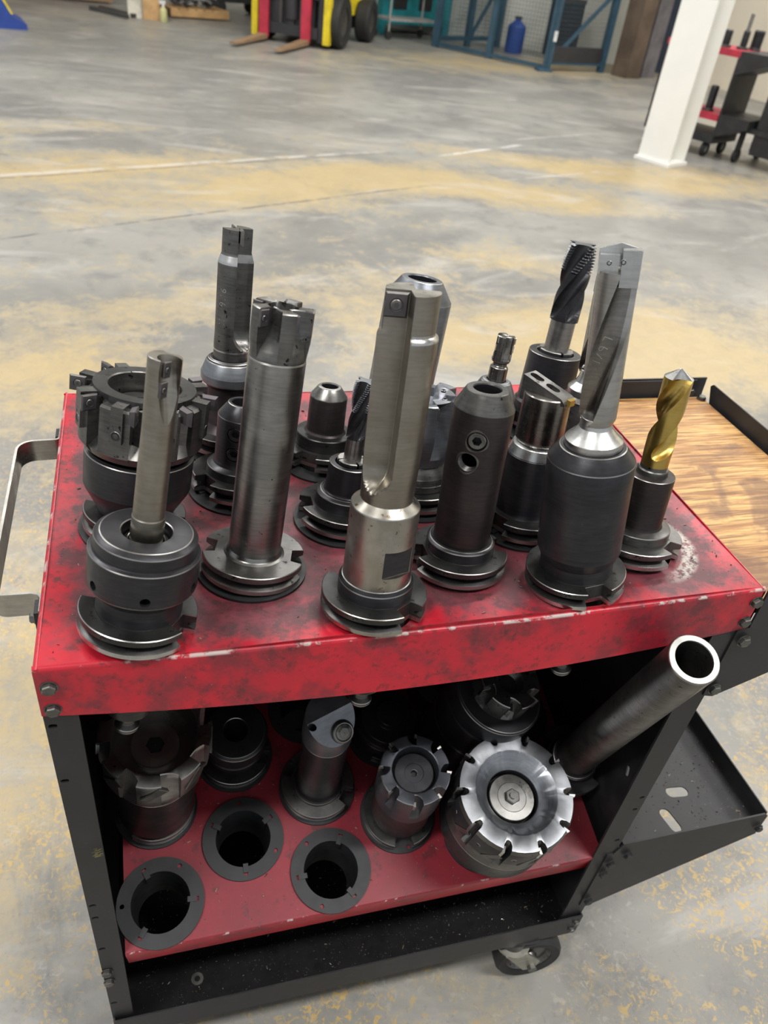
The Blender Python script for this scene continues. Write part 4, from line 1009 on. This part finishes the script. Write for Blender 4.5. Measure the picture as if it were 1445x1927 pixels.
polar(b, [c[0] for c in cols], bigp, [0, 0, 0, 2, 0, 1, 1, 1, 3, 2, 2]); b.obj('cutter_head', ['dark', 'greyl', 'oxide', 'greyd'], t, 40)
turn(t, 'arbor_bolt', [(.0005, .136), (.0290, .136), (.0290, .1520), (.0280, .1530), (.0185, .1532), (.0182, .1526), (.0178, .1532), (.0005, .1532)], 'steel')
b = B(); b.cyl(.0098, .1530, .1565, 6, 0, rz(.3)); b.cyl(.0098, .1565, .1575, 6, 0, rz(.3), .0085); b.cyl(.0042, .1575, .1600, 20); b.obj('nut', ['dark'], t)
for k in range(n):
    a_ = F+R(5)+k*2*pi/n
    tang_insert(t, a_, .0750, .1640, .0080, .0170, .0035, 'bright', None, 1)
    er = Vector((cos(a_+R(16)), sin(a_+R(16)), 0)); screw(t, er*.0738+Vector((0, 0, .148)), er, .0034, .5, 'wedge_screw', 'oxide', .001)
    er = Vector((cos(a_+R(-4)), sin(a_+R(-4)), 0)); et = Vector((-er.y, er.x, 0)); zz = (Vector((0, 0, 1))+et*.7).normalized()
    insert(t, frameT(er*.0725+Vector((0, 0, .140)), er.cross(zz), zz, er), .008, .030, .0030, 'dark', None, 'clamping_wedge')
t = empty('tube_holder', (.6506, .122, -.4610), 'long hollow steel tube leaning out over the side tray from the lower shelf', 'tool holder', (Matrix.Rotation(R(21.9), 4, 'X') @ Matrix.Rotation(R(-7), 4, 'Y')).to_euler())
flange(t, R(140), z0=.026, z1=.046, knob=-.09, mat='oxide', edge='oxide'); turn(t, 'collar', [(.034, .045), (.0335, .0465), (.0330, .0620), (.0310, .0640), (.0270, .0640)], 'oxide', 'edge')
b = B(); lathe(b, [(.0240, .060), (.0268, .0630), (.0262, .20), (.0258, .462), (.0250, .4640), (.0192, .4640), (.0186, .4630), (.0183, .25, 2), (.0005, .25, 2)], 72, .0005); o = b.obj('tube', ['dark', 'steel', 'oxide_brown'], t)
for p in o.data.polygons:
    if p.center.z > .4625: p.material_index = 1
t = lholder('shell_mill', 'stout ringed dark cylinder with a toothed cutter on top, under the red rim at right', 8, 8.0, -.02, 0); F = lf(*LOW[8])
flange(t, R(0), z0=.004, z1=.022, knob=-.10)
turn(t, 'arbor', [(.034, .021), (.050, .034), (.0585, .046), (.0600, .120), (.0590, .122), (.0590, .125), (.0600, .127), (.0590, .165), (.0580, .167), (.0580, .1700), (.0590, .1720), (.0585, .196), (.0560, .1980), (.030, .1985)], 'oxide', 'edge')
b = gullets(6, .198, .232, .0400, .026, .40, .95, bore=.012, depth=.01, ph=F+.2, topin=.018); b.obj('cutter_head', ['dark', 'edge', 'grey'], t, 40)
for k in range(6): tang_insert(t, F+.2+k*pi/3, .0430, .2220, .0120, .0170, .0050, 'steel', .003, 1)
t = lholder('collet_chuck', 'black ribbed chuck with grey flange in the shade behind the ragged-tooth cutter', 9, -.25); F = lf(*LOW[9])
flange(t, R(-20), z0=.004, z1=.022, knob=-.10)
c_ = turn(t, 'clamp_nut', [(.034, .021), (.0335, .030), (.0360, .0320), (.0390, .036), (.0400, .050), (.0385, .052), (.0385, .056), (.0400, .058), (.0420, .085), (.0380, .088), (.0160, .088), (.0155, .060), (.0005, .060)], 'oxide')
t = lholder('shell_mill_arbor', 'black stepped arbor in the shade behind the slanted-nose cutter', 10, 0)
flange(t, R(40), z0=.004, z1=.022, knob=-.10, mat='oxide', edge='oxide'); turn(t, 'arbor', [(.034, .021), (.0440, .024), (.0440, .040), (.0400, .0415), (.0400, .060), (.0200, .061), (.0195, .072), (.0005, .073)], 'oxide', 'flange')

# ------------------------------------------------------------------ loose swarf
def chips(name, label, n, place, smin, smax, mats, seed):
    rnd = random.Random(seed); b = B()
    for i in range(n):
        p, up = place(rnd); s = rnd.uniform(smin, smax)*(1 if rnd.random() < .92 else 2.2); a = rnd.uniform(0, 2*pi); l = s*rnd.uniform(.8, 1.8); wd = s*.45; h = s*rnd.uniform(.2, .6)
        T_ = Matrix.Translation(p) @ Vector((0, 0, 1)).rotation_difference(up).to_matrix().to_4x4() @ rz(a)
        V = [(-l/2, -wd/2, 0), (l/2, -wd/2*.4, 0), (l/2, wd/2, h*.5), (-l/2, wd/2, h), (0, 0, h*1.2), (0, wd*.2, 0)]
        b.add(V, [(0, 1, 4), (1, 2, 4), (2, 3, 4), (3, 0, 4), (0, 3, 5), (0, 5, 1), (1, 5, 2), (2, 5, 3)], rnd.randrange(len(mats)), T_)
    o = b.obj(name, mats, None, 10); meta(o, label, 'metal chips', None, 'stuff'); return o
M['chipb'] = metal('bright_chip', (.4, .38, .34, 1), (.6, .55, .45, 1), .35, .9); M['chipd'] = metal('dull_chip', (.09, .08, .07, 1), (.2, .17, .12, 1), .5, .6); M['chipt'] = plain('dusty_chip', (.28, .22, .14, 1), .7)
def p_top(r):
    while 1:
        x, y = r.uniform(.01, .69), r.uniform(.01, .44)
        if all((x-t_[0])**2+(y-t_[1])**2 > .0545**2 for t_ in TOPS): return Vector((x, y, sag(x, y)+.0001)), sag_normal(x, y)
chips('metal_chips', 'fine dark metal chips scattered over the top red shelf', 420, p_top, .0006, .0018, ['chipd', 'oxide', 'chipt', 'chipd'], 3)
def p_low(r):
    while 1:
        x, y = r.uniform(.035, .66), r.uniform(.004, .33)
        if all((x-a)**2+(y-b_)**2 > .0535**2 for a, b_ in LOW) or r.random() < 0: return SH @ Vector((x, y, .0001)), Vector((0, -sin(R(15)), cos(R(15))))
chips('metal_chips', 'small pale metal chips sprinkled over the lower red shelf', 520, p_low, .0006, .0016, ['chipb', 'chipt', 'chipd', 'chipt'], 4)
chips('metal_chips', 'dense metal chips lying in the black bottom tray', 2600, lambda r: (Vector((r.uniform(.03, .67), r.betavariate(1, 1.6)*.25, -.7163)), Vector((0, 0, 1))), .0005, .0014, ['chipt', 'chipd', 'chipb', 'chipd', 'chipd', 'oxide'], 5)
def p_side(r):
    while 1:
        x, y = r.uniform(.706, .926), r.uniform(.006, .44)
        if abs(x-.8345) < .022 and abs(y-.0745) < .014 or abs(x-.7975) < .014 and abs(y-.033) < .024: continue
        if r.random() < (x-.66)/.28: return Vector((x, y, -.5059)), Vector((0, 0, 1))
chips('metal_chips', 'metal chips collected in the lower side tray', 1100, p_side, .0007, .0022, ['chipt', 'chipd', 'chipb', 'chipd', 'chipd'], 6)

# ------------------------------------------------------------------ the hall behind
def bx(root, name, mat, boxes, T=None, ang=30):
    b = B()
    for q in boxes: b.box(*q, 0, T)
    return b.obj(name, [mat], root, ang)
for n_, c in dict(yellow=(.80, .62, .02), fred=(.50, .03, .06), fblack=(.03, .03, .034), teal=(.02, .30, .34), teald=(.01, .16, .20), cageb=(.035, .085, .13), blue=(.02, .06, .30), ply=(.62, .38, .17), pallet=(.30, .19, .11), greym=(.35, .35, .34), darkm=(.06, .055, .05), bottle=(.65, .62, .30), cream=(.7, .66, .55)).items(): M[n_] = plain(n_+'_paint' if n_ not in ('ply', 'pallet') else n_+'_wood', (*c, 1), .5, 0, .3, 6)
def bt(name, label, cat, x, y, a, group=None): return empty(name, (x, y, FZ), label, cat, (0, 0, a), group)
# forklift: local x along the mast width, local -y towards the viewer (forks)
t = bt('forklift', 'yellow and black forklift truck with red fork carriage, parked facing the camera', 'forklift', 2.05, 11.10, R(-30))
bx(t, 'mast', 'yellow', [(-.52, -.44, -.06, .04, .05, 2.1), (.44, .52, -.06, .04, .05, 2.1), (-.44, .44, -.02, .03, 1.02, 1.10), (-.44, .44, -.02, .03, 2.0, 2.1)])
bx(t, 'mast_channel', 'fblack', [(-.43, -.36, -.02, .06, .06, 2.0), (.36, .43, -.02, .06, .06, 2.0), (-.30, .30, 0, .06, .10, .75)])
b = B().box(-.36, .36, -.05, -.01, .10, .22).box(-.36, .36, -.05, -.01, .52, .60); b.cyl(.09, .28, .5, 20, 0); b.obj('carriage', ['fblack'], t)
bx(t, 'lift_cylinder', 'darkm', [(-.04, .04, -.03, .03, .2, 1.9), (-.16, -.12, -.04, -.01, .15, .6), (.12, .16, -.04, -.01, .15, .6)])
for x0 in (-.40, .16):
    b = B(); b.box(x0, x0+.12, -.11, -.06, .05, .62); b.obj('fork_shank', ['fred'], t)
    b = B(); b.add([(x0, -.11, .03), (x0+.12, -.11, .03), (x0+.11, -1.05, .03), (x0+.02, -1.05, .03), (x0, -.11, .085), (x0+.12, -.11, .085), (x0+.11, -1.05, .045), (x0+.02, -1.05, .045)], [(3, 2, 1, 0), (4, 5, 6, 7), (0, 1, 5, 4), (1, 2, 6, 5), (2, 3, 7, 6), (3, 0, 4, 7)]); b.obj('fork', ['pallet'], t)
bx(t, 'body', 'yellow', [(-.45, .45, .55, 1.75, .32, .95), (-.5, .5, 1.35, 1.9, .25, 1.05)]); bx(t, 'chassis', 'fblack', [(-.42, .42, .10, 1.8, .16, .42), (-.5, .5, .2, .55, .4, .62)])
bx(t, 'overhead_guard', 'fblack', [(-.5, -.45, .3, .35, .6, 2.1), (.45, .5, .3, .35, .6, 2.1), (-.5, -.45, 1.5, 1.55, .9, 2.1), (.45, .5, 1.5, 1.55, .9, 2.1), (-.5, .5, .3, 1.55, 2.1, 2.14)])
for (x0, y0, r) in ((-.46, .28, .30), (.52, .28, .30), (-.46, 1.45, .24), (.56, 1.45, .26)):
    T_ = Matrix.Translation((x0, y0, r)) @ Matrix.Rotation(R(90), 4, 'Y')
    b = B(); lathe(b, [(r*.55, -.09), (r*.93, -.1), (r, -.07), (r, .07), (r*.93, .1), (r*.55, .09)], 40, 0, 0, 0, T_); w_ = b.obj('tyre', ['rubber'], t)
    b = B(); lathe(b, [(.0005, -.06), (r*.3, -.06), (r*.56, -.08), (r*.56, .08), (r*.3, .05), (.0005, .05)], 32, 0, 0, 0, T_); b.obj('hub', ['darkm'], w_)
# crates, pallets and odds along the far side
def pallet(name, label, x, y, a, L, W_, mat='pallet', h=.12, nb=7):
    t = bt(name, label, 'pallet', x, y, a)
    for k in range(3): bx(t, 'runner', mat, [(-L/2, L/2, -W_/2+k*(W_-.05)/2, -W_/2+k*(W_-.05)/2+.05, .02 if h > .1 else 0, h-.02)])
    for k in range(nb): u = -L/2+(L-.10)*k/(nb-1); bx(t, 'board', mat, [(u, u+.10, -W_/2, W_/2, h-.02, h)])
    return t
pallet('pallet', 'wooden pallet of metal scrap behind the forklift forks, at the left', 0.95, 13.05, .3, .85, .6, 'ply')
rnd = random.Random(5); b = B()
for k in range(90):
    T_ = Matrix.Translation((.95+rnd.uniform(-.32, .36), 13.05+rnd.uniform(-.2, .2), FZ+.14+rnd.uniform(0, .10))) @ Euler((rnd.uniform(-.6, .6), rnd.uniform(-.6, .6), rnd.uniform(0, 6))).to_matrix().to_4x4()
    b.box(-.05, .05, -.012, .012, -.008, .008, rnd.randrange(2), T_)
meta(b.obj('scrap_metal', ['greym', 'fblack']), 'heap of silvery metal offcuts on the wooden pallet', 'scrap metal', None, 'stuff')
t = pallet('crate', 'brown wooden crate on a skid at the far upper left', -.95, 13.9, .15, 1.5, .9, 'pallet', .16, 9); t['category'] = 'crate'
bx(t, 'side_board', 'pallet', [(-.7, .7, -.42, -.40, .16, .60)]); bx(t, 'side_board', 'pallet', [(-.7, .7, .40, .42, .16, .60)]); bx(t, 'end_board', 'pallet', [(-.70, -.68, -.4, .4, .16, .60)]); bx(t, 'end_board', 'pallet', [(.68, .70, -.4, .4, .16, .60)])
for (p0, p1, lb) in (((-.42, 12.62), (.05, 12.05), 'dark steel bar lying on the floor left of the plywood sheet'), ((-.30, 12.75), (.14, 12.20), 'second dark steel bar lying just behind the first one on the floor')):
    d = Vector((p1[0]-p0[0], p1[1]-p0[1])); t_ = bx(None, 'steel_bar', 'darkm', [(0, d.length, -.03, .03, FZ, FZ+.05)], Matrix.Translation((p0[0], p0[1], 0)) @ rz(atan2(d.y, d.x))); meta(t_, lb, 'bar')
bx_ = bx(None, 'cardboard_post', 'cream', [(.06, .24, 12.22, 12.34, FZ, FZ+1.0)]); meta(bx_, 'pale upright packing post left of the plywood sheet', 'post')
bx_ = bx(None, 'plywood_sheet', 'ply', [(.25, .47, 12.18, 12.26, FZ, FZ+1.0)]); meta(bx_, 'narrow upright plywood sheet beside the spray bottle', 'plywood')
t = bt('spray_bottle', 'spray bottle of yellow liquid on the floor beside the plywood sheet', 'bottle', .51, 12.12, 0)
b = B(); lathe(b, [(.0005, 0), (.045, 0), (.048, .01), (.048, .13), (.018, .17), (.0005, .17)], 24, 0); b.obj('bottle', ['bottle'], t)
b = B(); lathe(b, [(.018, .165), (.018, .20), (.0005, .20)], 16, 0); b.box(-.05, .03, -.012, .012, .20, .24); b.obj('trigger_head', ['white_metal'], t)
t = bt('pallet_truck', 'low black dolly with small wheels left of the forklift', 'dolly', 1.72, 13.98, .25)
bx(t, 'frame', 'fblack', [(-.55, .35, -.2, .2, .16, .34), (-.5, .3, -.22, .22, .34, .52)])
for u in (-.4, .25):
    for v in (-.2, .2): b = B(); lathe(b, [(.0005, -.03), (.10, -.03), (.10, .03), (.0005, .03)], 24, .002, 0, 0, Matrix.Translation((u, v, .10)) @ Matrix.Rotation(R(90), 4, 'X')); b.obj('wheel', ['rubber'], t)
t = bt('crate', 'orange plywood crate on feet between the forklift and teal cabinet', 'crate', 3.95, 16.2, .45)
bx(t, 'panel', 'ply', [(-.7, .9, -.4, .4, .12, 1.2)]); 
for u in (-.6, .1, .78): bx(t, 'foot', 'pallet', [(u, u+.1, -.38, .38, 0, .12)])
# blue object at the left edge
t = bt('floor_machine', 'corner of a blue machine base with a yellow stripe, cut by the left picture edge', 'machine', -1.45, 10.4, .2)
b = B(); P = [(-.5, 0), (.40, 0), (.40, .05), (.26, .12), (.10, .42), (-.5, .42)]; n = len(P)
b.add([(p[0], -.3, p[1]) for p in P]+[(p[0], .3, p[1]) for p in P], [tuple(range(n)), tuple(range(2*n-1, n-1, -1))]+[(i, n+i, n+(i+1) % n, (i+1) % n) for i in range(n)]); b.obj('base', ['blue'], t, 20, True)
b = B(); b.add([(.255, -.305, .14), (.275, -.305, .14), (.115, -.305, .44), (.095, -.305, .44), (.255, .3, .14), (.275, .3, .14), (.115, .3, .44), (.095, .3, .44)], [(0, 1, 2, 3), (7, 6, 5, 4), (1, 5, 6, 2), (3, 2, 6, 7)]); b.obj('stripe', ['yellow'], t)
# teal cabinet with dark windows, grey wheeled rack in front
t = bt('cabinet', 'teal steel cabinet with two dark windows at the top edge of the picture', 'cabinet', 4.45, 13.85, R(22))
bx(t, 'body', 'teal', [(-.82, .55, -.3, .4, .14, 1.3), (-.82, -.74, -.3, .4, 0, .14), (.45, .55, -.3, .4, 0, .14)])
for u in (-.62, -.12): bx(t, 'window_panel', 'fblack', [(u, u+.26, -.312, -.298, .34, 1.0)])
bx(t, 'end_panel', 'teald', [(.55, .57, -.3, .4, .05, 1.3)])
t = bt('wheeled_rack', 'grey tubular wheeled rack standing in front of the teal cabinet', 'rack', 4.10, 12.95, R(22))
for u in (-.45, .45):
    for v in (-.18, .18): b = B(); b.cyl(.014, .10, 1.2, 10, 0, Matrix.Translation((u, v, 0))); b.obj('upright', ['greym'], t)
bx(t, 'shelf', 'greym', [(-.46, .46, -.2, .2, .24, .27)]); bx(t, 'shelf', 'greym', [(-.46, .46, -.2, .2, .9, .93)])
for u in (-.45, .45):
    for v in (-.18, .18): b = B(); lathe(b, [(.0005, -.015), (.055, -.015), (.055, .015), (.0005, .015)], 20, .002, 0, 0, Matrix.Translation((u, v, .055)) @ Matrix.Rotation(R(90), 4, 'X')); b.obj('wheel', ['rubber'], t)
# blue wire-mesh cage: two visible sides, posts, braces
t = bt('wire_cage', 'blue steel wire-mesh cage with diagonal braces in front of the pale wall', 'cage', 5.58, 10.80, 0)
def cage_side(p0, p1, nb, brace=True, z1=2.4, door=False):
    d = Vector((p1[0]-p0[0], p1[1]-p0[1])); L = d.length; T_ = Matrix.Translation((p0[0], p0[1], 0)) @ rz(atan2(d.y, d.x))
    for k in range(nb+1): u = L*k/nb; bx(t, 'post', 'cageb', [(u-.04, u+.04, -.04, .04, 0, z1)], T_)
    bx(t, 'rail', 'cageb', [(0, L, -.02, .02, .08, .14)] if not door else [(0, L, -.02, .02, .02, .07)], T_); bx(t, 'rail', 'cageb', [(0, L, -.02, .02, .92, .97)], T_); bx(t, 'rail', 'cageb', [(0, L, -.02, .02, z1-.06, z1)], T_)
    m = B(); st = .05
    for i in range(int(L/st)): m.box(i*st, i*st+.003, -.002, .002, .1, z1)
    for j in range(int((z1-.1)/st)): m.box(0, L, -.002, .002, .1+j*st, .103+j*st)
    o = m.obj('mesh', ['cageb'], t); o.matrix_local = T_; o['kind'] = 'stuff'
    if brace:
        b = B(); u0, u1 = L*(nb-1)/nb+.05, L-.05; b.box(0, sqrt((u1-u0)**2+.85**2), -.02, .02, -.02, .02, 0, T_ @ Matrix.Translation((u0, 0, .12)) @ Matrix.Rotation(-atan2(.85, u1-u0), 4, 'Y')); b.obj('brace', ['cageb'], t)
cage_side((-.05, 0), (.98, .38), 1)
cage_side((-1.18, 1.52), (-.05, 0), 2, False, door=True)
cage_side((-1.18, 1.52), (.1, 2.3), 2, True)
bx(t, 'base_plate', 'cageb', [(-.20, .0, -.10, .06, 0, .03)]); bx(t, 'sign_plate', 'white_metal', [(-.06, -.01, -.055, -.045, .36, .48)])
bx(t, 'kick_panel', 'fblack', [(0, .98, -.012, .012, .12, .30)], rz(atan2(.38, 1.03)))
t = bt('blue_drum', 'blue drum standing inside the wire cage', 'drum', 5.75, 12.55, 0)
b = B(); lathe(b, [(.0005, 0), (.13, 0), (.14, .03), (.14, .34), (.12, .37), (.05, .42), (.05, .45), (.0005, .45)], 28, 0); b.obj('body', ['blue'], t); b = B(); lathe(b, [(.0005, .45), (.055, .45), (.055, .48), (.0005, .48)], 20, 0); b.obj('cap', ['fblack'], t)
for (q0, q1, q2) in ((6.35, 12.2, .12),): 
    t = bt('equipment_box', 'dark equipment box beside the blue drum inside the cage', 'box', q0, q1, .2); bx(t, 'case', 'fblack', [(-.2, .2, -.15, .15, .05, .75)]); bx(t, 'lid', 'darkm', [(-.21, .21, -.16, .16, .75, .80)])
b = B(); p0 = Vector((5.42, 7.72, FZ+.012)); p1 = Vector((6.1, 8.2, FZ+.30)); d = p1-p0
b.cyl(.012, 0, d.length, 12, 0, dirT(p0, d)); meta(b.obj('steel_rod', ['darkm']), 'thin dark rod leaning up from the floor behind the white column', 'rod')
# second tool cart and the black bench on casters by the right wall
t = bt('second_tool_cart', 'second red and black tool cart loaded with holders, half hidden behind the white column', 'tool cart', 5.02, 6.47, R(-62))
bx(t, 'upper_shelf', 'fred', [(-.35, .35, -.226, .226, .79, .84)]); bx(t, 'lower_shelf', 'fred', [(-.33, .33, -.226, .2, .30, .35)])
bx(t, 'chip_tray', 'paint', [(-.35, .35, -.23, .23, .12, .19)]); bx(t, 'side_panel', 'paint', [(.335, .35, -.226, .226, .15, .80)]); bx(t, 'side_panel', 'paint', [(-.35, -.335, -.226, .226, .15, .80)])
b = B(); b.add([(.35, -.23, .84), (.62, -.23, .84), (.62, -.23, .77), (.35, -.23, .66), (.35, .23, .84), (.62, .23, .84), (.62, .23, .77), (.35, .23, .66)], [(0, 3, 2, 1), (4, 5, 6, 7), (0, 1, 5, 4), (1, 2, 6, 5), (2, 3, 7, 6), (3, 0, 4, 7)]); b.obj('side_tray', ['paint'], t)
b = B(); b.add([(.35, -.23, .36), (.62, -.23, .36), (.62, -.23, .29), (.35, -.23, .18), (.35, .23, .36), (.62, .23, .36), (.62, .23, .29), (.35, .23, .18)], [(0, 3, 2, 1), (4, 5, 6, 7), (0, 1, 5, 4), (1, 2, 6, 5), (2, 3, 7, 6), (3, 0, 4, 7)]); b.obj('side_tray', ['paint'], t)
for u in (-.27, .27):
    for v in (-.16, .16):
        T_ = Matrix.Translation((u, v, .06)) @ Matrix.Rotation(R(90), 4, 'Y'); b = B(); lathe(b, [(.03, -.018), (.06, -.018), (.06, .018), (.03, .018)], 28, .002, 0, 0, T_); q = b.obj('caster', ['rubber'], t)
        b = B(); lathe(b, [(.0005, -.015), (.032, -.012), (.032, .012), (.0005, .015)], 20, 0, 0, 0, T_); b.obj('hub', ['greym'], q)
base = Matrix.Translation((5.02, 6.47, FZ)) @ rz(R(-62))
def far_holder(u, v, z, rb_, h, label, rod=0):
    p = base @ Vector((u, v, z)); t = empty('tool_holder', p, label, 'tool holder', (0, 0, 0), None)
    turn(t, 'flange', [(.0005, 0), (.049, 0), (.049, .02), (.03, .021)], 'dark', n=24); turn(t, 'holder_body', [(rb_, .02), (rb_, h-.01), (rb_*.8, h), (.0005, h)], 'oxide', n=24)
    if rod: turn(t, 'boring_bar', [(.016, h), (.016, h+rod), (.0005, h+rod)], 'steel', n=16)
far_holder(.02, -.05, .84, .035, .16, 'holder with a very tall thin boring bar on the second cart', .42)
far_holder(-.10, -.12, .84, .03, .13, 'short dark holder left of the tall boring bar on the second cart')
far_holder(.14, -.13, .84, .032, .13, 'dark holder right of the tall boring bar, front of the second cart')
far_holder(.26, -.05, .84, .028, .14, 'holder with a short slim cutter on the second cart', .12)
far_holder(.30, .10, .84, .045, .15, 'widest round holder at the right end of the second cart')
far_holder(.16, -.10, .35, .035, .20, 'tall dark holder on the lower shelf of the second cart')
far_holder(.02, -.12, .35, .03, .15, 'shorter holder on the lower shelf of the second cart')
t = bt('black_work_cart', 'black steel cart on casters at the right picture edge beside the second tool cart', 'cart', 5.50, 5.88, R(-62))
bx(t, 'top', 'paint', [(-.30, .55, -.30, .35, .76, .80)]); bx(t, 'side_panel', 'paint', [(-.10, -.08, -.25, .3, .12, .76)]); bx(t, 'front_panel', 'paint', [(-.08, .5, -.28, -.26, .10, .62)]); bx(t, 'shelf', 'paint', [(-.28, .55, -.30, .3, .26, .30)])
for (u, v) in ((-.22, -.2), (.48, -.2), (-.22, .25), (.48, .25)):
    T_ = Matrix.Translation((u, v, .055)) @ Matrix.Rotation(R(90), 4, 'Y'); b = B(); lathe(b, [(.0005, -.018), (.055, -.018), (.055, .018), (.0005, .018)], 28, .002, 0, 0, T_); b.obj('caster', ['rubber'], t)
    bx(t, 'caster_fork', 'paint', [(u-.02, u+.02, v-.02, v+.02, .10, .27)])
